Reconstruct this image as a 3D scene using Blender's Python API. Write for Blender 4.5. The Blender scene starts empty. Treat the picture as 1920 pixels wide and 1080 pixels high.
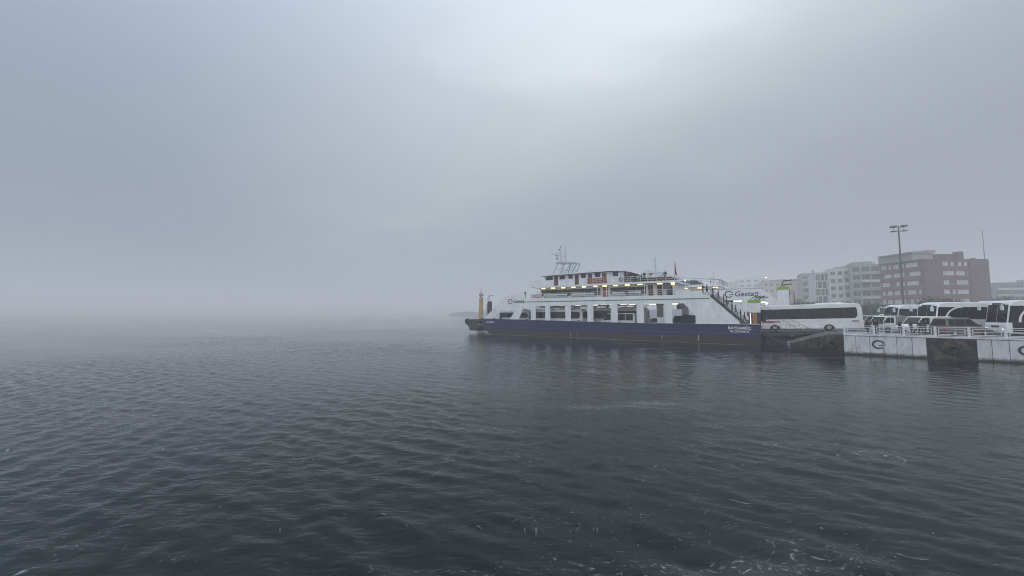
import bpy, bmesh, math, random
import numpy as np
from mathutils import Vector, Matrix
R = math.radians
S = bpy.context.scene
COL = S.collection

# ------------------------------------------------------------------ camera
F_PX, HZ, CAM_H = 720.0, 586.0, 4.9          # focal length and horizon in 1920-wide pixels
PITCH = math.atan((HZ - 540) / F_PX)
cam = bpy.data.cameras.new('camera')
cam.sensor_width = 36.0
cam.lens = 36.0 * F_PX / 1920
cam.clip_start = 0.1
cam.clip_end = 20000
camo = bpy.data.objects.new('camera', cam)
COL.objects.link(camo)
camo.location = (0, 0, CAM_H)
camo.rotation_euler = (R(90) + PITCH, 0, 0)
S.camera = camo

# ------------------------------------------------------------------ sky and sun
SUN_EL, SUN_AZ = R(42), R(196)                # behind the camera; azimuth from +Y towards +X
world = bpy.data.worlds.new('World')
S.world = world
world.use_nodes = True
wn, wl = world.node_tree.nodes, world.node_tree.links
wn.clear()
def WN(t, **kw):
    n = wn.new(t)
    for k, v in kw.items():
        setattr(n, k, v)
    return n
out = WN('ShaderNodeOutputWorld')
bg_sky = WN('ShaderNodeBackground'); bg_sky.inputs['Strength'].default_value = 0.05
sky = WN('ShaderNodeTexSky', sky_type='NISHITA', sun_disc=False)
sky.sun_elevation = SUN_EL
sky.sun_rotation = SUN_AZ
sky.air_density = 1.0; sky.dust_density = 3.0
wl.new(sky.outputs[0], bg_sky.inputs[0])
# the cloud and fog layer that covers it: blue grey, brighter where it is thin
tc = WN('ShaderNodeTexCoord')
glowd = (math.sin(R(8)) * math.cos(R(31)), math.cos(R(8)) * math.cos(R(31)), math.sin(R(31)))   # thinnest part of the cloud layer
sund = (math.sin(SUN_AZ) * math.cos(SUN_EL), math.cos(SUN_AZ) * math.cos(SUN_EL), math.sin(SUN_EL))
dot = WN('ShaderNodeVectorMath', operation='DOT_PRODUCT')
nrm = WN('ShaderNodeVectorMath', operation='NORMALIZE')
wl.new(tc.outputs['Generated'], nrm.inputs[0])
wl.new(nrm.outputs[0], dot.inputs[0]); dot.inputs[1].default_value = glowd
mp = WN('ShaderNodeMapping'); mp.inputs['Rotation'].default_value = (R(20), R(38), R(10)); mp.inputs['Scale'].default_value = (1.0, 1.6, 3.2)
mp.inputs['Location'].default_value = (0.35, 0.1, 0.25)
wl.new(nrm.outputs[0], mp.inputs[0])
noi = WN('ShaderNodeTexNoise'); noi.inputs['Scale'].default_value = 1.3; noi.inputs['Detail'].default_value = 5.0; noi.inputs['Roughness'].default_value = 0.5
wl.new(mp.outputs[0], noi.inputs['Vector'])
glow = WN('ShaderNodeMapRange', interpolation_type='SMOOTHSTEP')
glow.inputs['From Min'].default_value = 0.58; glow.inputs['From Max'].default_value = 1.05
wl.new(dot.outputs['Value'], glow.inputs[0])
cl = WN('ShaderNodeMapRange', interpolation_type='SMOOTHSTEP')
cl.inputs['From Min'].default_value = 0.36; cl.inputs['From Max'].default_value = 0.66
wl.new(noi.outputs[0], cl.inputs[0])
gm = WN('ShaderNodeMath', operation='MULTIPLY_ADD')     # glow * (0.45 + 0.55 * cloud)
cm = WN('ShaderNodeMath', operation='MULTIPLY_ADD'); cm.inputs[1].default_value = 0.5; cm.inputs[2].default_value = 0.65
wl.new(cl.outputs[0], cm.inputs[0])
gm.operation = 'MULTIPLY'
# a thinner band in the cloud layer runs up to the right through the glow
def pixdir(x, y):
    d = Vector(((x - 960) / F_PX, 0, 0)) + Vector((0, -math.sin(PITCH), math.cos(PITCH))) * ((540 - y) / F_PX) + Vector((0, math.cos(PITCH), math.sin(PITCH)))
    return d.normalized()
bn = pixdir(1520, 130).cross(pixdir(870, 430)).normalized()
bd = WN('ShaderNodeVectorMath', operation='DOT_PRODUCT'); wl.new(nrm.outputs[0], bd.inputs[0]); bd.inputs[1].default_value = bn
bw = WN('ShaderNodeMath', operation='MULTIPLY_ADD'); bw.inputs[1].default_value = 0.34; wl.new(noi.outputs[0], bw.inputs[0]); wl.new(bd.outputs['Value'], bw.inputs[2])
bup = WN('ShaderNodeMapRange', interpolation_type='SMOOTHSTEP'); bup.inputs['From Min'].default_value = -0.06; bup.inputs['From Max'].default_value = 0.25
bdn = WN('ShaderNodeMapRange', interpolation_type='SMOOTHSTEP'); bdn.inputs['From Min'].default_value = 0.85; bdn.inputs['From Max'].default_value = 0.22
wl.new(bw.outputs[0], bup.inputs[0]); wl.new(bw.outputs[0], bdn.inputs[0])
band = WN('ShaderNodeMath', operation='MULTIPLY'); wl.new(bup.outputs[0], band.inputs[0]); wl.new(bdn.outputs[0], band.inputs[1])
bsc = WN('ShaderNodeMath', operation='MULTIPLY_ADD'); bsc.inputs[1].default_value = 0.78; bsc.inputs[2].default_value = 0.30; wl.new(band.outputs[0], bsc.inputs[0])
cm2 = WN('ShaderNodeMath', operation='MULTIPLY'); wl.new(cm.outputs[0], cm2.inputs[0]); wl.new(bsc.outputs[0], cm2.inputs[1])
wl.new(glow.outputs[0], gm.inputs[0]); wl.new(cm2.outputs[0], gm.inputs[1])
cmix = WN('ShaderNodeMix', data_type='RGBA')
tint = WN('ShaderNodeMix', data_type='RGBA')             # bluer where the cloud is thick to the left, greyer over the town
tint.inputs['A'].default_value = (0.322, 0.388, 0.492, 1); tint.inputs['B'].default_value = (0.352, 0.390, 0.455, 1)
tsep = WN('ShaderNodeSeparateXYZ'); wl.new(nrm.outputs[0], tsep.inputs[0])
tr_ = WN('ShaderNodeMapRange', interpolation_type='SMOOTHSTEP'); tr_.inputs['From Min'].default_value = -0.7; tr_.inputs['From Max'].default_value = 0.7
wl.new(tsep.outputs['X'], tr_.inputs[0]); wl.new(tr_.outputs[0], tint.inputs['Factor']); wl.new(tint.outputs['Result'], cmix.inputs['A'])
cmix.inputs['B'].default_value = (0.625, 0.67, 0.715, 1)
wl.new(gm.outputs[0], cmix.inputs['Factor'])
sepz = WN('ShaderNodeSeparateXYZ'); wl.new(nrm.outputs[0], sepz.inputs[0])
z2 = WN('ShaderNodeMath', operation='POWER'); z2.inputs[1].default_value = 2.6; z2.use_clamp = True; wl.new(sepz.outputs['Z'], z2.inputs[0])
zen = WN('ShaderNodeMapRange'); zen.inputs['To Min'].default_value = 0.84; zen.inputs['To Max'].default_value = 3.3
wl.new(z2.outputs[0], zen.inputs[0])             # an overcast sky is brighter overhead
bg_cl = WN('ShaderNodeBackground')
wl.new(zen.outputs[0], bg_cl.inputs['Strength'])
wl.new(cmix.outputs['Result'], bg_cl.inputs[0])
mixw = WN('ShaderNodeMixShader'); mixw.inputs[0].default_value = 0.92
wl.new(bg_sky.outputs[0], mixw.inputs[1]); wl.new(bg_cl.outputs[0], mixw.inputs[2])
wl.new(mixw.outputs[0], out.inputs['Surface'])

sun = bpy.data.lights.new('sun', 'SUN')
sun.energy = 1.5
sun.angle = R(100)
sun.color = (1.0, 0.97, 0.93)
suno = bpy.data.objects.new('sun', sun)
COL.objects.link(suno)
suno.rotation_euler = Vector(sund).to_track_quat('Z', 'Y').to_euler()

S.view_settings.view_transform = 'Standard'
S.view_settings.look = 'None'
S.view_settings.exposure = 0.03
S.view_settings.gamma = 1.0
S.cycles.volume_bounces = 6
S.cycles.max_bounces = 8
S.cycles.use_denoising = True
S.cycles.filter_width = 1.0
S.cycles.denoising_input_passes = 'RGB_ALBEDO_NORMAL'
S.cycles.denoising_prefilter = 'ACCURATE'

# ------------------------------------------------------------------ helpers
def mat(name, color, rough=0.6, metal=0.0, emit=None, estr=0.0, spec=0.5, vary=0.0, vscale=3.0, bump=0.0, bscale=20.0, alpha=None):
    m = bpy.data.materials.new(name)
    m.use_nodes = True
    nt = m.node_tree
    b = nt.nodes['Principled BSDF']
    b.inputs['Base Color'].default_value = (*color, 1)
    b.inputs['Roughness'].default_value = rough
    b.inputs['Metallic'].default_value = metal
    b.inputs['Specular IOR Level'].default_value = spec
    if emit:
        b.inputs['Emission Color'].default_value = (*emit, 1)
        b.inputs['Emission Strength'].default_value = estr
    if vary:
        t = nt.nodes.new('ShaderNodeTexCoord')
        n = nt.nodes.new('ShaderNodeTexNoise'); n.inputs['Scale'].default_value = vscale; n.inputs['Detail'].default_value = 6
        r = nt.nodes.new('ShaderNodeMapRange'); r.inputs['To Min'].default_value = 1 - vary; r.inputs['To Max'].default_value = 1 + vary
        r.inputs['From Min'].default_value = 0.25; r.inputs['From Max'].default_value = 0.75
        mx = nt.nodes.new('ShaderNodeVectorMath'); mx.operation = 'SCALE'
        mx.inputs[0].default_value = color
        nt.links.new(t.outputs['Object'], n.inputs['Vector'])
        nt.links.new(n.outputs[0], r.inputs[0])
        nt.links.new(r.outputs[0], mx.inputs['Scale'])
        nt.links.new(mx.outputs[0], b.inputs['Base Color'])
    if bump:
        t = nt.nodes.new('ShaderNodeTexCoord')
        n = nt.nodes.new('ShaderNodeTexNoise'); n.inputs['Scale'].default_value = bscale; n.inputs['Detail'].default_value = 5
        bp = nt.nodes.new('ShaderNodeBump'); bp.inputs['Strength'].default_value = bump; bp.inputs['Distance'].default_value = 0.05
        nt.links.new(t.outputs['Object'], n.inputs['Vector'])
        nt.links.new(n.outputs[0], bp.inputs['Height'])
        nt.links.new(bp.outputs[0], b.inputs['Normal'])
    return m
from mathutils.geometry import tessellate_polygon

class MB:
    """collects simple solids and links them as one mesh object"""
    def __init__(s):
        s.v, s.f, s.m, s.mi = [], [], [], 0
    def add(s, vs, fs):
        b = len(s.v)
        s.v += [tuple(v) for v in vs]
        s.f += [tuple(i + b for i in f) for f in fs]
        s.m += [s.mi] * len(fs)
        return s
    def box(s, x0, x1, y0, y1, z0, z1):
        return s.add([(x0, y0, z0), (x1, y0, z0), (x1, y1, z0), (x0, y1, z0), (x0, y0, z1), (x1, y0, z1), (x1, y1, z1), (x0, y1, z1)],
                     [(0, 3, 2, 1), (4, 5, 6, 7), (0, 1, 5, 4), (1, 2, 6, 5), (2, 3, 7, 6), (3, 0, 4, 7)])
    def bar(s, p, q, w, h=None):
        """square bar from p to q"""
        p, q = Vector(p), Vector(q); h = h or w
        d = (q - p).normalized()
        a = Vector((0, 0, 1)) if abs(d.z) < 0.95 else Vector((0, 1, 0))
        r = d.cross(a).normalized() * w / 2; u = r.cross(d).normalized() * h / 2
        vs = [e + i * r + j * u for e in (p, q) for i, j in ((-1, -1), (1, -1), (1, 1), (-1, 1))]
        return s.add(vs, [(0, 1, 2, 3), (7, 6, 5, 4), (0, 4, 5, 1), (1, 5, 6, 2), (2, 6, 7, 3), (3, 7, 4, 0)])
    def tube(s, p, q, r0, r1=None, n=8, cap=True):
        p, q = Vector(p), Vector(q); r1 = r0 if r1 is None else r1
        d = (q - p).normalized()
        a = Vector((0, 0, 1)) if abs(d.z) < 0.95 else Vector((0, 1, 0))
        r = d.cross(a).normalized(); u = r.cross(d)
        vs = [e + (math.cos(t) * r + math.sin(t) * u) * rr for e, rr in ((p, r0), (q, r1)) for t in [2 * math.pi * k / n for k in range(n)]]
        fs = [(k, (k + 1) % n, n + (k + 1) % n, n + k) for k in range(n)]
        if cap: fs += [tuple(range(n - 1, -1, -1)), tuple(range(n, 2 * n))]
        return s.add(vs, fs)
    def path(s, pts, r, n=6):
        for a, b in zip(pts, pts[1:]): s.tube(a, b, r, n=n)
        return s
    def torus(s, c, axis, R_, r, n=20, k=8):
        c = Vector(c); ax = Vector(axis).normalized()
        a = Vector((0, 0, 1)) if abs(ax.z) < 0.95 else Vector((0, 1, 0))
        e1 = ax.cross(a).normalized(); e2 = ax.cross(e1)
        vs, fs = [], []
        for i in range(n):
            t = 2 * math.pi * i / n; d = math.cos(t) * e1 + math.sin(t) * e2
            for j in range(k):
                p = 2 * math.pi * j / k
                vs.append(c + d * (R_ + r * math.cos(p)) + ax * (r * math.sin(p)))
        for i in range(n):
            for j in range(k):
                fs.append((i * k + j, ((i + 1) % n) * k + j, ((i + 1) % n) * k + (j + 1) % k, i * k + (j + 1) % k))
        return s.add(vs, fs)
    def plate(s, outer, holes, y0, y1, fn=None):
        """polygon with holes in (x, z), from y0 to y1; fn maps (x, y, z) to the final point"""
        fn = fn or (lambda x, y, z: (x, y, z))
        loops = [outer] + list(holes)
        tri = tessellate_polygon([[Vector((p[0], p[1], 0)) for p in l] for l in loops])
        flat = [p for l in loops for p in l]; n = len(flat)
        vs = [fn(p[0], y0, p[1]) for p in flat] + [fn(p[0], y1, p[1]) for p in flat]
        fs = []
        for t in tri:
            fs.append((t[0], t[1], t[2])); fs.append((t[2] + n, t[1] + n, t[0] + n))
        b = 0
        for l in loops:
            k = len(l)
            for i in range(k):
                j = (i + 1) % k
                fs.append((b + i, b + j, b + j + n, b + i + n))
            b += k
        return s.add(vs, fs)
    def build(s, name, mats, parent=None, smooth=False, bevel=0.0, seg=2):
        me = bpy.data.meshes.new(name)
        me.from_pydata(s.v, [], s.f)
        for m in (mats if isinstance(mats, (list, tuple)) else [mats]): me.materials.append(m)
        for p, i in zip(me.polygons, s.m): p.material_index = i
        bm = bmesh.new(); bm.from_mesh(me)
        bmesh.ops.recalc_face_normals(bm, faces=bm.faces)
        bm.to_mesh(me); bm.free()
        if smooth:
            for p in me.polygons: p.use_smooth = True
        o = bpy.data.objects.new(name, me); COL.objects.link(o)
        if parent: o.parent = parent
        if bevel:
            b = o.modifiers.new('bevel', 'BEVEL'); b.width = bevel; b.segments = seg; b.limit_method = 'ANGLE'; b.angle_limit = R(35)
        return o

def tag(o, label, cat, group=None):
    o['label'] = label; o['category'] = cat
    if group: o['group'] = group
    return o
def empty(name, loc=(0, 0, 0), rz=0.0, label=None, cat=None, group=None, rot=None):
    o = bpy.data.objects.new(name, None); COL.objects.link(o)
    o.location = loc; o.rotation_euler = rot or (0, 0, rz); o.empty_display_size = 0.5
    if label: tag(o, label, cat, group)
    return o
def kids(o):
    return [c for c in bpy.data.objects if c.parent == o]
def copy_tree(o, parent=None):
    c = o.copy(); COL.objects.link(c); c.parent = parent
    for ch in kids(o): copy_tree(ch, c)
    return c
def text_mesh(name, body, size, m, parent, loc, rz=0.0, shear=0.0, bold=0.0, align='LEFT', sx=1.0):
    cu = bpy.data.curves.new('txt', 'FONT'); cu.body = body; cu.size = size; cu.shear = shear; cu.offset = bold
    cu.extrude = 0.006; cu.align_x = align; cu.resolution_u = 3
    t = bpy.data.objects.new('txt', cu); COL.objects.link(t)
    dg = bpy.context.evaluated_depsgraph_get()
    me = bpy.data.meshes.new_from_object(t.evaluated_get(dg))
    bpy.data.objects.remove(t); bpy.data.curves.remove(cu)
    me.name = name; me.materials.clear(); me.materials.append(m)
    o = bpy.data.objects.new(name, me); COL.objects.link(o); o.parent = parent
    o.location = loc; o.rotation_euler = (R(90), 0, rz); o.scale = (sx, 1, 1)
    return o
def ring_logo(name, c, rad, m, parent, y, w=0.2, squash=1.0):
    """open ring with a wing shaped tail, in the x-z plane"""
    b = MB(); n = 22; a0, a1 = R(18), R(318)
    pts_o, pts_i = [], []
    for k in range(n + 1):
        t = a0 + (a1 - a0) * k / n
        ww = rad * w * (1.0 + 0.5 * math.sin(t * 0.5))
        pts_o.append((c[0] + math.cos(t) * rad * squash, c[1] + math.sin(t) * rad * 0.9))
        pts_i.append((c[0] + math.cos(t) * (rad - ww) * squash, c[1] + math.sin(t) * (rad - ww) * 0.9))
    b.plate(pts_o + pts_i[::-1], [], y - 0.012, y)
    r = rad
    tail = [(c[0] - 0.1 * r, c[1] - 0.28 * r), (c[0] + 0.25 * r, c[1] - 0.02 * r), (c[0] + 1.12 * r, c[1] + 0.04 * r), (c[0] + 0.95 * r, c[1] - 0.16 * r), (c[0] + 0.3 * r, c[1] - 0.2 * r)]
    b.plate(tail, [], y - 0.014, y - 0.001)
    return b.build(name, m, parent)

# ------------------------------------------------------------------ materials
def streaked(name, color, dirt, amount=0.35, rough=0.5, sz=(1.2, 1.2, 0.12), bump=0.0, lo=0.52, hi=0.78):
    """paint with vertical run marks and blotches of dirt"""
    m = mat(name, color, rough)
    nt = m.node_tree; N, L = nt.nodes, nt.links; b = N['Principled BSDF']
    t = N.new('ShaderNodeTexCoord')
    mp = N.new('ShaderNodeMapping'); mp.inputs['Scale'].default_value = sz
    n = N.new('ShaderNodeTexNoise'); n.inputs['Scale'].default_value = 2.2; n.inputs['Detail'].default_value = 7; n.inputs['Roughness'].default_value = 0.62
    L.new(t.outputs['Object'], mp.inputs[0]); L.new(mp.outputs[0], n.inputs['Vector'])
    r = N.new('ShaderNodeMapRange'); r.inputs['From Min'].default_value = lo; r.inputs['From Max'].default_value = hi; r.inputs['To Max'].default_value = amount
    L.new(n.outputs[0], r.inputs[0])
    mx = N.new('ShaderNodeMix'); mx.data_type = 'RGBA'; mx.inputs['A'].default_value = (*color, 1); mx.inputs['B'].default_value = (*dirt, 1)
    L.new(r.outputs[0], mx.inputs['Factor'])
    n2 = N.new('ShaderNodeTexNoise'); n2.inputs['Scale'].default_value = 0.5; n2.inputs['Detail'].default_value = 4
    L.new(t.outputs['Object'], n2.inputs['Vector'])
    r2 = N.new('ShaderNodeMapRange'); r2.inputs['From Min'].default_value = 0.3; r2.inputs['From Max'].default_value = 0.7; r2.inputs['To Min'].default_value = 0.9; r2.inputs['To Max'].default_value = 1.06
    L.new(n2.outputs[0], r2.inputs[0])
    s = N.new('ShaderNodeVectorMath'); s.operation = 'SCALE'
    L.new(mx.outputs['Result'], s.inputs[0]); L.new(r2.outputs[0], s.inputs['Scale']); L.new(s.outputs[0], b.inputs['Base Color'])
    if bump:
        bp = N.new('ShaderNodeBump'); bp.inputs['Strength'].default_value = bump; bp.inputs['Distance'].default_value = 0.04
        L.new(n.outputs[0], bp.inputs['Height']); L.new(bp.outputs[0], b.inputs['Normal'])
    return m
def zsplit(m, z, low, wob=0.12, soft=0.04, noise=1.5):
    """paints everything of the thing below height z (object space) in the colour low"""
    nt = m.node_tree; N, L = nt.nodes, nt.links; b = N['Principled BSDF']
    src = b.inputs['Base Color'].links[0].from_socket
    t = N.new('ShaderNodeTexCoord'); sp = N.new('ShaderNodeSeparateXYZ'); L.new(t.outputs['Object'], sp.inputs[0])
    n = N.new('ShaderNodeTexNoise'); n.inputs['Scale'].default_value = noise; n.inputs['Detail'].default_value = 6; L.new(t.outputs['Object'], n.inputs['Vector'])
    a = N.new('ShaderNodeMath'); a.operation = 'MULTIPLY_ADD'; a.inputs[1].default_value = wob; L.new(n.outputs[0], a.inputs[0]); L.new(sp.outputs['Z'], a.inputs[2])
    r = N.new('ShaderNodeMapRange'); r.inputs['From Min'].default_value = z - soft + wob / 2; r.inputs['From Max'].default_value = z + soft + wob / 2; L.new(a.outputs[0], r.inputs[0])
    lowc = N.new('ShaderNodeMix'); lowc.data_type = 'RGBA'; lowc.inputs['A'].default_value = (*low, 1); lowc.inputs['B'].default_value = (*[c * 0.45 for c in low], 1)
    L.new(n.outputs[0], lowc.inputs['Factor'])
    mx = N.new('ShaderNodeMix'); mx.data_type = 'RGBA'; L.new(lowc.outputs['Result'], mx.inputs['A']); L.new(src, mx.inputs['B']); L.new(r.outputs[0], mx.inputs['Factor'])
    L.new(mx.outputs['Result'], b.inputs['Base Color'])
    return m

M = {}
M['ship_white'] = streaked('ship_white_paint', (0.78, 0.81, 0.84), (0.40, 0.33, 0.26), 0.42, 0.42)
M['hull'] = zsplit(streaked('hull_paint', (0.0040, 0.0095, 0.078), (0.06, 0.042, 0.045), 0.5, 0.6, (0.9, 0.9, 0.16)), 1.10, (0.042, 0.023, 0.019))
M['strake'] = mat('strake_blue', (0.035, 0.04, 0.16), 0.5)
M['green'] = mat('stripe_green', (0.10, 0.25, 0.09), 0.5)
M['cap_green'] = mat('cap_green', (0.22, 0.42, 0.03), 0.5)
M['navy'] = mat('navy_paint', (0.02, 0.022, 0.07), 0.5)
M['navy_letter'] = mat('navy_lettering', (0.018, 0.03, 0.07), 0.5)
M['white_letter'] = mat('white_lettering', (0.75, 0.76, 0.78), 0.6)
M['deck'] = mat('deck_paint', (0.16, 0.19, 0.18), 0.8, vary=0.2)
M['rail'] = mat('rail_white', (0.68, 0.70, 0.72), 0.5)
M['glass'] = mat('dark_glass', (0.007, 0.008, 0.010), 0.06, spec=0.35)
M['cabin_glass'] = mat('cabin_glass', (0.022, 0.024, 0.026), 0.12, spec=0.35)
M['door_brown'] = mat('door_brown', (0.13, 0.050, 0.030), 0.5, vary=0.15)
M['door_orange'] = mat('door_orange', (0.33, 0.10, 0.03), 0.5, vary=0.1)
M['wood'] = mat('varnished_wood', (0.36, 0.17, 0.035), 0.45, vary=0.2)
M['orange'] = mat('orange_fabric', (0.26, 0.055, 0.032), 0.7)
M['lamp'] = mat('lit_tube_warm', (0.9, 0.85, 0.6), 0.5, emit=(1.0, 0.72, 0.22), estr=2.3)
M['lamp_cool'] = mat('lit_tube_cool', (0.9, 0.9, 0.85), 0.5, emit=(1.0, 0.93, 0.76), estr=2.0)
M['flood'] = mat('lit_floodlight', (0.9, 0.9, 0.85), 0.5, emit=(1.0, 0.96, 0.82), estr=9.0)
M['black'] = mat('black_rubber', (0.012, 0.012, 0.013), 0.75, vary=0.3)
M['steel'] = mat('dull_steel', (0.20, 0.21, 0.22), 0.5, 0.4, vary=0.2)
M['dark_steel'] = mat('dark_steel', (0.045, 0.048, 0.05), 0.6, 0.3, vary=0.3)
M['mast'] = mat('mast_grey', (0.42, 0.44, 0.47), 0.5)
M['ramp_steel'] = streaked('ramp_steel', (0.036, 0.040, 0.038), (0.12, 0.075, 0.05), 0.6, 0.65)
M['grey_panel'] = mat('grey_tarpaulin', (0.075, 0.085, 0.11), 0.7)
M['cream'] = mat('car_deck_ceiling', (0.62, 0.60, 0.52), 0.6, vary=0.1)
M['buoy'] = mat('lifebuoy_red', (0.20, 0.055, 0.035), 0.6)
M['flag'] = mat('flag_red', (0.20, 0.02, 0.03), 0.8)
M['bus_white'] = streaked('coach_white', (0.76, 0.78, 0.79), (0.45, 0.43, 0.40), 0.25, 0.3, (0.8, 0.8, 0.5))
M['trim'] = mat('grey_trim', (0.25, 0.26, 0.27), 0.5)
M['plate'] = mat('number_plate', (0.55, 0.56, 0.55), 0.5)
M['tail'] = mat('lit_tail_light', (0.5, 0.02, 0.02), 0.4, emit=(1.0, 0.07, 0.06), estr=1.1)
M['tail_off'] = mat('tail_light', (0.30, 0.015, 0.015), 0.3)
M['amber'] = mat('lit_side_marker', (0.6, 0.3, 0.1), 0.4, emit=(1.0, 0.55, 0.22), estr=3.0)
M['lens'] = mat('headlight_lens', (0.55, 0.57, 0.6), 0.15)
M['lens_lit'] = mat('lit_headlight', (0.7, 0.7, 0.7), 0.2, emit=(1.0, 0.93, 0.8), estr=1.6)
M['rim'] = mat('wheel_rim', (0.40, 0.41, 0.43), 0.35, 0.6)
M['red_print'] = mat('red_print', (0.35, 0.02, 0.02), 0.5)
M['dark_print'] = mat('dark_print', (0.06, 0.06, 0.07), 0.5)
M['canvas'] = mat('grey_canvas', (0.22, 0.24, 0.235), 0.8, vary=0.15)
M['brown_car'] = mat('brown_car_paint', (0.15, 0.128, 0.115), 0.28, 0.3)
M['silver_car'] = mat('silver_car_paint', (0.42, 0.44, 0.46), 0.3, 0.3)
M['blue_truck'] = mat('dark_blue_truck', (0.02, 0.028, 0.085), 0.5)
M['quay_top'] = mat('quay_asphalt', (0.13, 0.13, 0.128), 0.85, vary=0.25, vscale=0.7)
M['quay_white'] = zsplit(streaked('quay_white_paint', (0.62, 0.645, 0.66), (0.20, 0.20, 0.16), 0.6, 0.75, (1.1, 1.1, 0.28), 0.15, 0.46, 0.78), 0.30, (0.045, 0.050, 0.034), 0.35, 0.16, 2.2)
M['quay_core'] = mat('joint_concrete', (0.16, 0.165, 0.15), 0.9, vary=0.3)
M['sludge'] = streaked('blackened_concrete', (0.016, 0.014, 0.013), (0.22, 0.20, 0.165), 0.7, 0.8, (0.7, 0.7, 0.6), 0.5, 0.48, 0.72)
M['ramp_conc'] = zsplit(streaked('stained_ramp_concrete', (0.022, 0.020, 0.017), (0.26, 0.24, 0.20), 0.8, 0.85, (1.5, 1.5, 0.28), 0.5, 0.48, 0.68), 0.45, (0.014, 0.013, 0.011), 0.5, 0.15)
M['ramp_top'] = mat('ramp_top_concrete', (0.075, 0.07, 0.062), 0.9, vary=0.35, vscale=1.2)
M['yellow'] = streaked('beacon_yellow', (0.44, 0.32, 0.12), (0.3, 0.2, 0.1), 0.4, 0.6)
M['mole'] = mat('mole_concrete', (0.22, 0.22, 0.21), 0.9, vary=0.3)
M['rock'] = mat('breakwater_rock', (0.13, 0.125, 0.12), 0.9, vary=0.4, vscale=1.0)
M['pole'] = mat('galvanised_pole', (0.13, 0.135, 0.14), 0.5, 0.3)
FS_, FDIR_, FNRM_ = Vector((36.983, 57.449, 0.0)), (0.8096, -0.5870, 0.0), (0.5870, 0.8096, 0.0)   # the moored ferry's near side
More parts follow.
